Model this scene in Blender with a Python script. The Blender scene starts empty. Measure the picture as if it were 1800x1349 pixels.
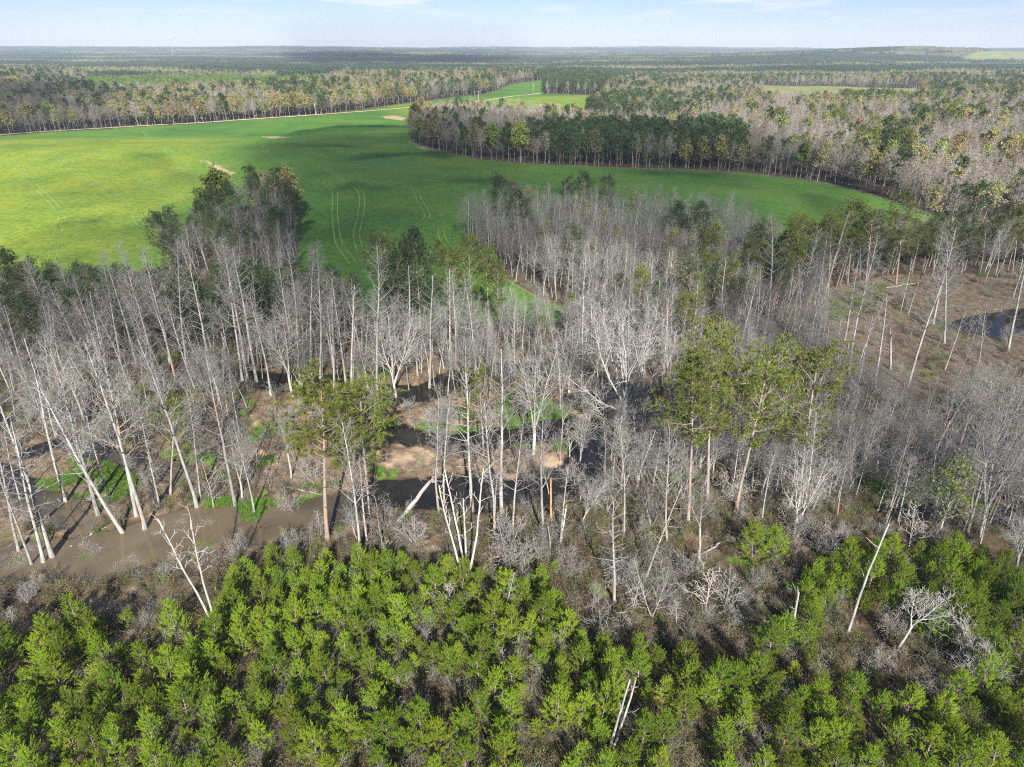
import bpy, math, random
import numpy as np
from mathutils import Matrix, Vector, Quaternion

# ------------------------------------------------------------------ camera, world, sun, exposure
SC = bpy.context.scene
COL = SC.collection
F_PX, CXP, CYP = 1150.0, 900.0, 674.5          # focal length and centre in pixels of the 1800 px wide photograph
PITCH = math.radians(27.0)
CAM_H = 60.0
cam = bpy.data.cameras.new('drone_camera')
cam.sensor_fit = 'HORIZONTAL'; cam.sensor_width = 36.0; cam.lens = F_PX / 1800.0 * 36.0
cam.clip_start = 0.5; cam.clip_end = 40000.0
cam_o = bpy.data.objects.new('drone_camera', cam); COL.objects.link(cam_o)
cam_o.location = (0, 0, CAM_H); cam_o.rotation_euler = (math.pi / 2 - PITCH, 0, 0)
SC.camera = cam_o

SUN_EL = math.radians(33.0)
SUN_AZ = math.radians(8.0)                     # the shadows run away from the camera and this much to the left
SHADOW = np.array([-math.sin(SUN_AZ), math.cos(SUN_AZ)])
sun = bpy.data.lights.new('sun', 'SUN'); sun.energy = 5.0; sun.angle = math.radians(0.55); sun.color = (1.0, 0.945, 0.86)
sun_o = bpy.data.objects.new('sun', sun); COL.objects.link(sun_o)
sd = Vector((SHADOW[0] * math.cos(SUN_EL), SHADOW[1] * math.cos(SUN_EL), -math.sin(SUN_EL)))
sun_o.rotation_euler = sd.to_track_quat('-Z', 'Y').to_euler(); sun_o.location = (60, -200, 300)

W = bpy.data.worlds.new('World'); SC.world = W; W.use_nodes = True
nt = W.node_tree; nt.nodes.clear()
w_out = nt.nodes.new('ShaderNodeOutputWorld'); w_bg = nt.nodes.new('ShaderNodeBackground')
w_sky = nt.nodes.new('ShaderNodeTexSky'); w_sky.sky_type = 'NISHITA'; w_sky.sun_disc = False
w_sky.sun_elevation = SUN_EL; w_sky.sun_rotation = math.pi - SUN_AZ
w_sky.air_density = 1.0; w_sky.dust_density = 0.0; w_sky.ozone_density = 4.0; w_sky.altitude = 1200
w_bg.inputs['Strength'].default_value = 0.052
# thin fair-weather cloud high in the sky, blended over the Sky Texture by direction
w_tc = nt.nodes.new('ShaderNodeTexCoord')
w_map = nt.nodes.new('ShaderNodeMapping'); w_map.inputs['Scale'].default_value = (11, 11, 85)
w_n = nt.nodes.new('ShaderNodeTexNoise'); w_n.inputs['Scale'].default_value = 1.0; w_n.inputs['Detail'].default_value = 6
w_r = nt.nodes.new('ShaderNodeValToRGB'); w_r.color_ramp.elements[0].position = 0.5; w_r.color_ramp.elements[1].position = 0.68
w_sep = nt.nodes.new('ShaderNodeSeparateXYZ')
w_el = nt.nodes.new('ShaderNodeMapRange'); w_el.inputs['From Min'].default_value = 0.024; w_el.inputs['From Max'].default_value = 0.056
w_mul = nt.nodes.new('ShaderNodeMath'); w_mul.operation = 'MULTIPLY'
w_mu2 = nt.nodes.new('ShaderNodeMath'); w_mu2.operation = 'MULTIPLY'; w_mu2.inputs[1].default_value = 0.85
w_mix = nt.nodes.new('ShaderNodeMix'); w_mix.data_type = 'RGBA'; w_mix.inputs[7].default_value = (8.2, 8.4, 8.8, 1)
L = nt.links.new
L(w_tc.outputs['Generated'], w_map.inputs['Vector']); L(w_map.outputs[0], w_n.inputs['Vector'])
L(w_n.outputs['Fac'], w_r.inputs['Fac']); L(w_tc.outputs['Generated'], w_sep.inputs[0]); L(w_sep.outputs['Z'], w_el.inputs['Value'])
L(w_r.outputs['Color'], w_mul.inputs[0]); L(w_el.outputs[0], w_mul.inputs[1]); L(w_mul.outputs[0], w_mu2.inputs[0])
L(w_mu2.outputs[0], w_mix.inputs[0]); w_tint = nt.nodes.new('ShaderNodeMix'); w_tint.data_type = 'RGBA'; w_tint.blend_type = 'MULTIPLY'; w_tint.inputs[0].default_value = 1.0; w_tint.inputs[7].default_value = (0.83, 0.79, 0.99, 1)
L(w_sky.outputs[0], w_tint.inputs[6]); L(w_tint.outputs[2], w_mix.inputs[6]); L(w_mix.outputs[2], w_bg.inputs['Color'])
L(w_bg.outputs[0], w_out.inputs['Surface'])

SC.view_settings.view_transform = 'Standard'; SC.view_settings.look = 'None'
SC.view_settings.exposure = 1.2; SC.view_settings.gamma = 1.0
SC.cycles.use_denoising = False; SC.cycles.filter_width = 1.1
SC.cycles.sample_clamp_indirect = 2.5
SC.cycles.volume_bounces = 0; SC.cycles.max_bounces = 6; SC.cycles.transparent_max_bounces = 12
SC.cycles.diffuse_bounces = 3; SC.cycles.glossy_bounces = 2; SC.cycles.transmission_bounces = 3

R = random.Random(7)
RNG = np.random.default_rng(7)

# ------------------------------------------------------------------ noise, heights, pixel -> ground
def _hash(ix, iy, s):
    h = (ix.astype(np.int64) * 374761393 + iy.astype(np.int64) * 668265263 + s * 974634711) & 0x7fffffff
    h = ((h ^ (h >> 13)) * 1274126177) & 0x7fffffff
    return ((h ^ (h >> 16)) & 0xffff) / 65535.0

def noise(x, y, s=0):
    x = np.asarray(x, float); y = np.asarray(y, float)
    ix = np.floor(x); iy = np.floor(y); fx = x - ix; fy = y - iy
    fx = fx * fx * (3 - 2 * fx); fy = fy * fy * (3 - 2 * fy)
    a = _hash(ix, iy, s); b = _hash(ix + 1, iy, s); c = _hash(ix, iy + 1, s); d = _hash(ix + 1, iy + 1, s)
    return (a + (b - a) * fx + (c - a) * fy + (a - b - c + d) * fx * fy) * 2 - 1

def fbm(x, y, s=0, o=4):
    t = 0; a = 1.0; n = 0
    for k in range(o):
        t = t + a * noise(np.asarray(x) * 2 ** k, np.asarray(y) * 2 ** k, s + k); n += a; a *= 0.5
    return t / n

def ss(a, b, x):
    t = np.clip((np.asarray(x, float) - a) / (b - a), 0, 1)
    return t * t * (3 - 2 * t)

def ray(px, py):
    cx = (px - CXP) / F_PX; cy = (CYP - py) / F_PX
    return np.array([cx, math.cos(PITCH) + cy * math.sin(PITCH), -math.sin(PITCH) + cy * math.cos(PITCH)])

def flat(px, py, z=0.0):
    d = ray(px, py); t = (CAM_H - z) / max(-d[2], 1e-5)
    return np.array([d[0] * t, d[1] * t])

def project(x, y, z):
    x = np.asarray(x, float); y = np.asarray(y, float); z = np.asarray(z, float) - CAM_H
    dep = y * math.cos(PITCH) - z * math.sin(PITCH)
    up = y * math.sin(PITCH) + z * math.cos(PITCH)
    dep = np.where(np.abs(dep) < 1e-6, 1e-6, dep)
    return CXP + F_PX * x / dep, CYP - F_PX * up / dep

def seg_dist(x, y, line):
    best = np.full(np.shape(x), 1e9)
    for (ax, ay), (bx, by) in zip(line[:-1], line[1:]):
        dx, dy = bx - ax, by - ay; l2 = dx * dx + dy * dy + 1e-9
        t = np.clip(((x - ax) * dx + (y - ay) * dy) / l2, 0, 1)
        best = np.minimum(best, np.hypot(x - ax - t * dx, y - ay - t * dy))
    return best

def inside(x, y, poly):
    x = np.asarray(x, float); y = np.asarray(y, float)
    c = np.zeros(np.shape(x), bool); n = len(poly); j = n - 1
    for i in range(n):
        xi, yi = poly[i]; xj, yj = poly[j]
        c ^= ((yi > y) != (yj > y)) & (x < (xj - xi) * (y - yi) / (yj - yi + 1e-12) + xi)
        j = i
    return c

WATER_Z = -0.38
CH = lambda pts, w: ([tuple(flat(*p)) for p in pts], w)
CHANNELS = [
    CH([(-260, 1010), (-80, 1000), (60, 985), (160, 975), (260, 955), (330, 925), (385, 925)], 3.5),
    CH([(120, 1000), (240, 985), (340, 958)], 2.2),
    CH([(385, 925), (430, 935), (480, 915), (560, 900), (640, 880), (700, 865), (760, 868), (830, 872), (900, 865), (970, 850), (1015, 835), (1035, 800), (1036, 768), (1010, 748), (965, 752), (915, 762), (870, 768)], 2.6),
    CH([(870, 768), (800, 772), (745, 770), (700, 758), (660, 760)], 1.9),
    CH([(660, 862), (730, 856), (800, 862), (900, 858), (980, 848)], 2.4),
    CH([(430, 662), (500, 668), (590, 672), (660, 690), (740, 690), (800, 668), (880, 648), (950, 645), (1010, 655), (1060, 680), (1120, 694), (1200, 690), (1260, 690)], 2.7),
    CH([(1020, 700), (1080, 705), (1160, 712)], 1.6),
    CH([(1180, 790), (1280, 780), (1360, 790), (1440, 805), (1500, 800), (1620, 790), (1720, 778), (1900, 770)], 1.7),
    CH([(1560, 905), (1640, 900), (1720, 912), (1820, 905)], 1.2),
    CH([(1728, 575), (1790, 560), (1900, 550)], 4.6),
    CH([(-60, 738), (20, 735), (110, 722), (175, 722)], 1.3),
    CH([(60, 790), (110, 770), (210, 800), (260, 815), (330, 835)], 1.6),
    CH([(160, 1065), (250, 1068), (320, 1040)], 1.6),
    CH([(1260, 850), (1330, 838), (1400, 830)], 1.0),
    CH([(-60, 800), (30, 850), (90, 880), (150, 920)], 1.4),
]

def hgt(x, y):
    x = np.asarray(x, float); y = np.asarray(y, float)
    r = np.hypot(x, y)
    z = 2.6 * ss(66, 38, y) * ss(-60, 0, y) + 4.0 * ss(172, 300, y)
    z = z + 2.6 * np.exp(-((x + 235) / 120) ** 2 - ((y - 400) / 55) ** 2) * 2.2
    z = z + 1.6 * fbm(x / 110, y / 110, 3, 2) * ss(190, 330, y) * ss(8000, 3000, r)
    z = z + 7 * fbm(x / 520, y / 520, 5, 2) * ss(650, 1500, r) + 16 * fbm(x / 1700, y / 1500, 9, 3) * ss(1800, 4500, r)
    z = z + 34 * ss(2600, 9000, r) + 3 * ss(600, 1200, r) + 42 * fbm(x / 2300, y / 1900, 301, 3) * ss(4200, 7500, r)
    z = z + 46 * np.exp(-((x - 2050) / 1000) ** 2 - ((y - 3300) / 420) ** 2) + 26 * np.exp(-((x + 900) / 700) ** 2 - ((y - 4600) / 400) ** 2)
    sw = ss(54, 70, y) * ss(178, 160, y)
    z = z + sw * (0.34 * fbm(x / 6.0, y / 6.0, 11, 4) + 0.10 * noise(x / 0.9, y / 0.9, 15)) + (1 - sw) * 0.12 * noise(x / 2.2, y / 2.2, 16) * ss(400, 200, r)
    near = (y > 40) & (y < 190) & (np.abs(x) < 260)
    if np.any(near):
        xs = np.where(near, x, 1e6); c = np.zeros(np.shape(x))
        wob = 1.7 * fbm(x / 5.0, y / 5.0, 21, 4)
        for line, w in CHANNELS:
            d = seg_dist(xs, y, line) + wob
            c = np.maximum(c, ss(w * 1.25 + 1.5, w * 1.25 - 0.7, d))
        z = z * (1 - c) + c * (-0.85 + 0.5 * fbm(x / 3.2, y / 3.2, 4, 4))
    return z

def G(px, py):
    """pixel of the photograph -> point of the ground (marches the ray onto the height field)"""
    d = ray(px, py)
    if d[2] > -1e-4:
        d[2] = -1e-4
    t0 = CAM_H / -d[2]
    ts = np.linspace(t0 * 0.55, t0 * 1.02, 260)
    zs = CAM_H + d[2] * ts - hgt(d[0] * ts, d[1] * ts)
    k = int(np.argmax(zs <= 0)) if np.any(zs <= 0) else len(ts) - 1
    if k > 0:
        a, b = zs[k - 1], zs[k]; f = a / (a - b + 1e-12); t = ts[k - 1] + f * (ts[k] - ts[k - 1])
    else:
        t = ts[0]
    x, y = d[0] * t, d[1] * t
    return np.array([x, y, float(hgt(x, y))])

WP = lambda pts: [tuple(G(*p)[:2]) for p in pts]

# ------------------------------------------------------------------ ground plan traced on the photograph, kept in metres
FIELD = WP([(-700, 300), (-300, 268), (0, 239), (200, 226), (400, 214), (560, 202), (668, 189), (720, 181), (780, 174), (850, 166), (880, 157), (892, 150), (940, 142.5), (957, 141),
            (957, 166), (1062, 167), (1064, 186), (1040, 197), (1030, 212), (1080, 220), (1150, 231), (1225, 238), (1190, 243), (1080, 236), (1020, 224), (960, 217), (880, 214), (850, 206), (790, 206), (745, 214),
            (722, 242), (735, 255), (780, 268), (850, 281), (930, 288), (1050, 293), (1200, 298), (1300, 303), (1400, 314), (1480, 327), (1560, 350), (1640, 378), (1660, 388),
            (1600, 404), (1450, 418), (1300, 428), (1240, 412), (1100, 398), (950, 394), (870, 398), (815, 408), (812, 430), (860, 470), (930, 515), (1012, 550),
            (960, 572), (870, 566), (760, 574), (650, 552), (560, 520), (530, 505), (524, 440), (510, 378), (480, 362), (440, 372), (400, 395), (345, 425), (290, 470), (240, 478), (150, 488), (60, 500), (-100, 520), (-400, 570), (-700, 600)])
RIGHT_FIELD = WP([(1335, 150), (1450, 152), (1650, 157), (1625, 172), (1560, 192), (1440, 190), (1340, 188)])
GLADES = [WP([(1020, 130), (1085, 128), (1080, 133), (1025, 134)]), WP([(1160, 147), (1205, 147), (1200, 151), (1165, 151)]), WP([(1730, 251), (1800, 257), (1800, 263), (1740, 258)]),
          WP([(1690, 105), (1760, 100), (1900, 97), (1900, 108), (1700, 111)]), WP([(1400, 117), (1465, 116), (1460, 120), (1405, 120)])]
YOUNG = WP([(-160, 1170), (60, 1140), (150, 1110), (280, 1130), (360, 1120), (400, 1050), (480, 995), (600, 1010), (720, 1010), (800, 1035), (950, 1045), (990, 1090), (1040, 1140), (1120, 1170), (1290, 1180),
            (1395, 1130), (1385, 1050), (1470, 985), (1560, 975), (1700, 990), (1830, 1060), (1960, 1100), (2100, 1500), (-300, 1500)])
GAPS = [WP(p) for p in ([(730, 1200), (830, 1190), (840, 1290), (770, 1310), (720, 1280)], [(1420, 1080), (1560, 1080), (1670, 1170), (1640, 1230), (1540, 1240), (1430, 1190)], [(900, 1310), (1000, 1320), (1000, 1400), (890, 1390)],
                        [(180, 1110), (300, 1120), (320, 1170), (200, 1150)], [(1550, 1180), (1700, 1150), (1640, 1270), (1570, 1260)], [(420, 1330), (600, 1350), (560, 1420), (420, 1400)], [(1180, 1290), (1260, 1260), (1260, 1420), (1140, 1420)])]
GROVE = WP([(815, 410), (950, 397), (1100, 400), (1240, 416), (1300, 432), (1330, 480), (1280, 545), (1150, 560), (1015, 548), (930, 514), (862, 469), (816, 432)])
COPSE = WP([(440, 374), (482, 364), (508, 380), (522, 440), (528, 500), (440, 505), (330, 490), (292, 470), (346, 426), (400, 397)])
BELT = WP([(724, 243), (748, 216), (790, 208), (850, 208), (880, 215), (960, 218), (1020, 225), (1080, 237), (1190, 244), (1225, 240), (1300, 260), (1450, 290), (1600, 330), (1720, 390), (1660, 386), (1640, 377), (1560, 349), (1480, 326), (1400, 313), (1300, 302), (1200, 297), (1050, 292), (930, 287), (850, 280), (780, 267), (736, 254)])
PINEWOOD = WP([(940, 138), (957, 165), (1062, 166), (1080, 150), (1160, 140), (1500, 122), (1450, 108), (1000, 103), (930, 112)])
ISLAND = WP([(1064, 187), (1070, 170), (1110, 160), (1300, 165), (1345, 190), (1350, 245), (1225, 237), (1150, 230), (1080, 219), (1032, 211), (1042, 197)])
PLANTATION = WP([(150, 176), (300, 172), (540, 160), (600, 138), (520, 126), (160, 126)])
RIGHT_WOOD = WP([(1345, 188), (1440, 191), (1560, 193), (1625, 173), (1800, 165), (2100, 170), (2300, 420), (1720, 392), (1600, 330), (1450, 290), (1300, 260), (1240, 240), (1350, 246)])
MARSH = WP([(1330, 560), (1480, 500), (1560, 485), (1700, 485), (1900, 500), (2000, 640), (1900, 760), (1700, 760), (1560, 740), (1460, 690), (1380, 640)])
MOSSY = [WP(p) for p in ([(330, 870), (430, 880), (520, 880), (600, 900), (560, 930), (440, 950), (370, 930)], [(60, 830), (170, 810), (260, 850), (180, 890), (80, 880)], [(640, 740), (720, 745), (860, 760), (960, 740), (1040, 770), (1020, 800), (880, 790), (760, 780), (690, 770)], [(880, 700), (960, 700), (1000, 730), (930, 760), (880, 740)],
                         [(560, 640), (680, 650), (700, 720), (540, 720)], [(1440, 540), (1520, 500), (1560, 500), (1540, 540), (1470, 570)], [(1300, 780), (1480, 760), (1560, 820), (1400, 830)], [(1500, 830), (1750, 850), (1760, 900), (1500, 880)])]
SANDY = [WP(p) for p in ([(680, 700), (800, 680), (860, 740), (800, 770), (690, 755)], [(620, 790), (700, 780), (800, 800), (860, 820), (760, 850), (640, 850)], [(900, 770), (1020, 760), (1025, 820), (900, 850), (840, 830)], [(440, 730), (620, 720), (620, 860), (450, 850)], [(960, 690), (1060, 740), (1050, 800), (1040, 760), (960, 740)])]
ROAD_PX = [(-700, 300), (-300, 267), (0, 237), (100, 230.5), (200, 225), (300, 219), (400, 213), (500, 206.5), (560, 202), (668, 194), (740, 188), (810, 183), (860, 176), (900, 170), (950, 164)]

# ------------------------------------------------------------------ materials
def new_mat(name):
    m = bpy.data.materials.new(name); m.use_nodes = True
    t = m.node_tree; t.nodes.clear()
    return m, t, t.nodes, t.links.new

def node(N, typ, **kw):
    n = N.new(typ)
    for k, v in kw.items():
        if k in n.inputs: n.inputs[k].default_value = v
        else: setattr(n, k, v)
    return n

def ramp(N, stops):
    r = N.new('ShaderNodeValToRGB'); e = r.color_ramp.elements
    while len(e) < len(stops): e.new(0.5)
    for k, (p, c) in enumerate(stops):
        e[k].position = p; e[k].color = (*c, 1)
    return r

def mixc(N, Lk, fac, a, b, mode='MIX'):
    m = N.new('ShaderNodeMix'); m.data_type = 'RGBA'; m.blend_type = mode
    for sock, v in ((0, fac), (6, a), (7, b)):
        if isinstance(v, (int, float)): m.inputs[sock].default_value = v
        elif isinstance(v, tuple): m.inputs[sock].default_value = (*v, 1)
        else: Lk(v, m.inputs[sock])
    return m.outputs[2]

def leaf_mat(name, c0, c1, c2, trans=0.3, rough=0.6):
    """foliage: colour differs from tree to tree (object random) and from tuft to tuft (noise)"""
    m, t, N, Lk = new_mat(name)
    oi = N.new('ShaderNodeObjectInfo'); tc = N.new('ShaderNodeTexCoord')
    nz = node(N, 'ShaderNodeTexNoise', Scale=1.1, Detail=3.0)
    Lk(tc.outputs['Object'], nz.inputs['Vector'])
    rp = ramp(N, [(0.3, c0), (0.5, c1), (0.72, c2)]); Lk(nz.outputs['Fac'], rp.inputs['Fac'])
    hs = N.new('ShaderNodeHueSaturation')
    mr = node(N, 'ShaderNodeMapRange'); mr.inputs['To Min'].default_value = 0.68; mr.inputs['To Max'].default_value = 1.35
    Lk(oi.outputs['Random'], mr.inputs['Value']); Lk(mr.outputs[0], hs.inputs['Value'])
    mh = node(N, 'ShaderNodeMath', operation='MULTIPLY'); mh.inputs[1].default_value = 7.31
    fr = node(N, 'ShaderNodeMath', operation='FRACT'); Lk(oi.outputs['Random'], mh.inputs[0]); Lk(mh.outputs[0], fr.inputs[0])
    m2 = node(N, 'ShaderNodeMapRange'); m2.inputs['To Min'].default_value = 0.487; m2.inputs['To Max'].default_value = 0.512
    Lk(fr.outputs[0], m2.inputs['Value']); Lk(m2.outputs[0], hs.inputs['Hue'])
    Lk(rp.outputs['Color'], hs.inputs['Color'])
    p = node(N, 'ShaderNodeBsdfPrincipled', Roughness=rough); p.inputs['Specular IOR Level'].default_value = 0.25
    Lk(hs.outputs['Color'], p.inputs['Base Color'])
    tr = N.new('ShaderNodeBsdfTranslucent'); Lk(hs.outputs['Color'], tr.inputs['Color'])
    mx = node(N, 'ShaderNodeMixShader'); mx.inputs[0].default_value = trans
    Lk(p.outputs[0], mx.inputs[1]); Lk(tr.outputs[0], mx.inputs[2])
    o = N.new('ShaderNodeOutputMaterial'); Lk(mx.outputs[0], o.inputs['Surface'])
    return m

def bark_mat(name, light, dark, peel=None, vmin=0.75, vmax=1.2):
    m, t, N, Lk = new_mat(name)
    oi = N.new('ShaderNodeObjectInfo'); tc = N.new('ShaderNodeTexCoord')
    mp = node(N, 'ShaderNodeMapping'); mp.inputs['Scale'].default_value = (3.0, 3.0, 0.55)
    ad = node(N, 'ShaderNodeVectorMath', operation='ADD'); sc = node(N, 'ShaderNodeVectorMath', operation='SCALE'); sc.inputs['Scale'].default_value = 37.0
    cb = N.new('ShaderNodeCombineXYZ')
    for k in range(3): Lk(oi.outputs['Random'], cb.inputs[k])
    Lk(cb.outputs[0], sc.inputs[0]); Lk(tc.outputs['Object'], ad.inputs[0]); Lk(sc.outputs[0], ad.inputs[1]); Lk(ad.outputs[0], mp.inputs['Vector'])
    nz = node(N, 'ShaderNodeTexNoise', Scale=1.6, Detail=5.0, Roughness=0.65); Lk(mp.outputs[0], nz.inputs['Vector'])
    rp = ramp(N, [(0.32, dark), (0.62, light)]); Lk(nz.outputs['Fac'], rp.inputs['Fac'])
    col = rp.outputs['Color']
    if peel:
        n2 = node(N, 'ShaderNodeTexNoise', Scale=0.42, Detail=2.0); Lk(mp.outputs[0], n2.inputs['Vector'])
        r2 = ramp(N, [(0.60, (0, 0, 0)), (0.66, (1, 1, 1))]); Lk(n2.outputs['Fac'], r2.inputs['Fac'])
        mm = node(N, 'ShaderNodeMath', operation='MULTIPLY'); mm.inputs[1].default_value = 0.75; Lk(r2.outputs['Color'], mm.inputs[0])
        col = mixc(N, Lk, mm.outputs[0], col, peel)
    hs = N.new('ShaderNodeHueSaturation'); mr = node(N, 'ShaderNodeMapRange'); mr.inputs['To Min'].default_value = vmin; mr.inputs['To Max'].default_value = vmax
    Lk(oi.outputs['Random'], mr.inputs['Value']); Lk(mr.outputs[0], hs.inputs['Value']); Lk(col, hs.inputs['Color'])
    p = node(N, 'ShaderNodeBsdfPrincipled', Roughness=0.85); p.inputs['Specular IOR Level'].default_value = 0.2
    Lk(hs.outputs['Color'], p.inputs['Base Color'])
    o = N.new('ShaderNodeOutputMaterial'); Lk(p.outputs[0], o.inputs['Surface'])
    return m

def plain_mat(name, c, rough=0.8, metal=0.0, var=0.25, scale=2.0):
    m, t, N, Lk = new_mat(name)
    tc = N.new('ShaderNodeTexCoord'); nz = node(N, 'ShaderNodeTexNoise', Scale=scale, Detail=5.0); Lk(tc.outputs['Object'], nz.inputs['Vector'])
    rp = ramp(N, [(0.3, tuple(v * (1 - var) for v in c)), (0.7, tuple(min(1, v * (1 + var)) for v in c))]); Lk(nz.outputs['Fac'], rp.inputs['Fac'])
    p = node(N, 'ShaderNodeBsdfPrincipled', Roughness=rough, Metallic=metal); Lk(rp.outputs['Color'], p.inputs['Base Color'])
    o = N.new('ShaderNodeOutputMaterial'); Lk(p.outputs[0], o.inputs['Surface'])
    return m

M = {}
M['young'] = leaf_mat('young_pine_needles', (0.135, 0.215, 0.018), (0.215, 0.315, 0.022), (0.29, 0.395, 0.032), 0.3)
M['pine'] = leaf_mat('pine_needles', (0.085, 0.115, 0.02), (0.125, 0.16, 0.024), (0.17, 0.205, 0.03), 0.28)
M['pine_dark'] = leaf_mat('dark_pine_needles', (0.042, 0.076, 0.03), (0.060, 0.102, 0.034), (0.082, 0.128, 0.038), 0.22)
M['far_pine'] = leaf_mat('far_pine_needles', (0.022, 0.045, 0.026), (0.034, 0.062, 0.032), (0.05, 0.082, 0.036), 0.15)
M['plant'] = leaf_mat('plantation_needles', (0.11, 0.19, 0.035), (0.15, 0.25, 0.04), (0.19, 0.30, 0.05), 0.3)
M['bud'] = leaf_mat('spring_buds', (0.22, 0.20, 0.085), (0.28, 0.265, 0.10), (0.34, 0.325, 0.12), 0.35)
M['bud_green'] = leaf_mat('fresh_leaves', (0.15, 0.195, 0.045), (0.20, 0.26, 0.06), (0.26, 0.32, 0.075), 0.35)
M['bud_rust'] = leaf_mat('rusty_buds', (0.22, 0.155, 0.08), (0.28, 0.20, 0.09), (0.33, 0.25, 0.11), 0.35)
M['moss'] = leaf_mat('moss_blades', (0.07, 0.15, 0.02), (0.12, 0.24, 0.03), (0.18, 0.30, 0.04), 0.3)
M['straw'] = leaf_mat('dead_grass', (0.21, 0.17, 0.12), (0.32, 0.268, 0.20), (0.43, 0.37, 0.285), 0.25, 0.8)
M['dead'] = bark_mat('dead_bark', (0.39, 0.38, 0.36), (0.16, 0.155, 0.147), (0.46, 0.24, 0.12), 0.75, 1.2)
M['white'] = bark_mat('bleached_bark', (0.52, 0.495, 0.46), (0.30, 0.275, 0.25), None, 0.85, 1.15)
M['bark'] = bark_mat('pine_bark', (0.33, 0.28, 0.25), (0.17, 0.13, 0.11), (0.36, 0.2, 0.11), 0.8, 1.2)
M['twig'] = bark_mat('hardwood_bark', (0.295, 0.287, 0.27), (0.15, 0.145, 0.136), None, 0.7, 1.2)
M['hard_trunk'] = bark_mat('hardwood_trunk_bark', (0.37, 0.36, 0.34), (0.20, 0.192, 0.18), None, 0.8, 1.2)
M['dead_twig'] = bark_mat('dead_twig_bark', (0.315, 0.31, 0.295), (0.145, 0.142, 0.135), None, 0.75, 1.15)
M['white_twig'] = bark_mat('bleached_twig_bark', (0.41, 0.40, 0.38), (0.23, 0.222, 0.21), None, 0.8, 1.15)
M['twig_far'] = bark_mat('far_hardwood_bark', (0.36, 0.325, 0.285), (0.22, 0.195, 0.17), None, 0.7, 1.2)
M['brush'] = bark_mat('brush_twigs', (0.20, 0.155, 0.105), (0.08, 0.06, 0.04), None, 0.6, 1.5)
M['orange'] = plain_mat('peeled_wood', (0.55, 0.27, 0.11), 0.8, 0, 0.3, 3)
M['road'] = plain_mat('dirt_road', (0.52, 0.41, 0.30), 0.95, 0, 0.2, 0.15)
M['clay'] = plain_mat('bare_clay', (0.50, 0.33, 0.20), 0.95, 0, 0.25, 0.3)
M['track'] = plain_mat('worn_grass', (0.16, 0.26, 0.055), 0.9, 0, 0.4, 0.12)
M['pole'] = plain_mat('grey_pole_wood', (0.42, 0.39, 0.35), 0.8)
M['steel'] = plain_mat('galvanised_steel', (0.45, 0.47, 0.5), 0.5, 0.6)
M['white_paint'] = plain_mat('white_paint', (0.8, 0.8, 0.78), 0.5, 0, 0.05)
M['roof'] = plain_mat('pale_metal_roof', (0.72, 0.74, 0.76), 0.45, 0.0, 0.06)
M['shed_wall'] = plain_mat('shed_wall', (0.30, 0.30, 0.30), 0.8)
M['dark'] = plain_mat('dark_opening', (0.03, 0.03, 0.03), 0.8)

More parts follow.
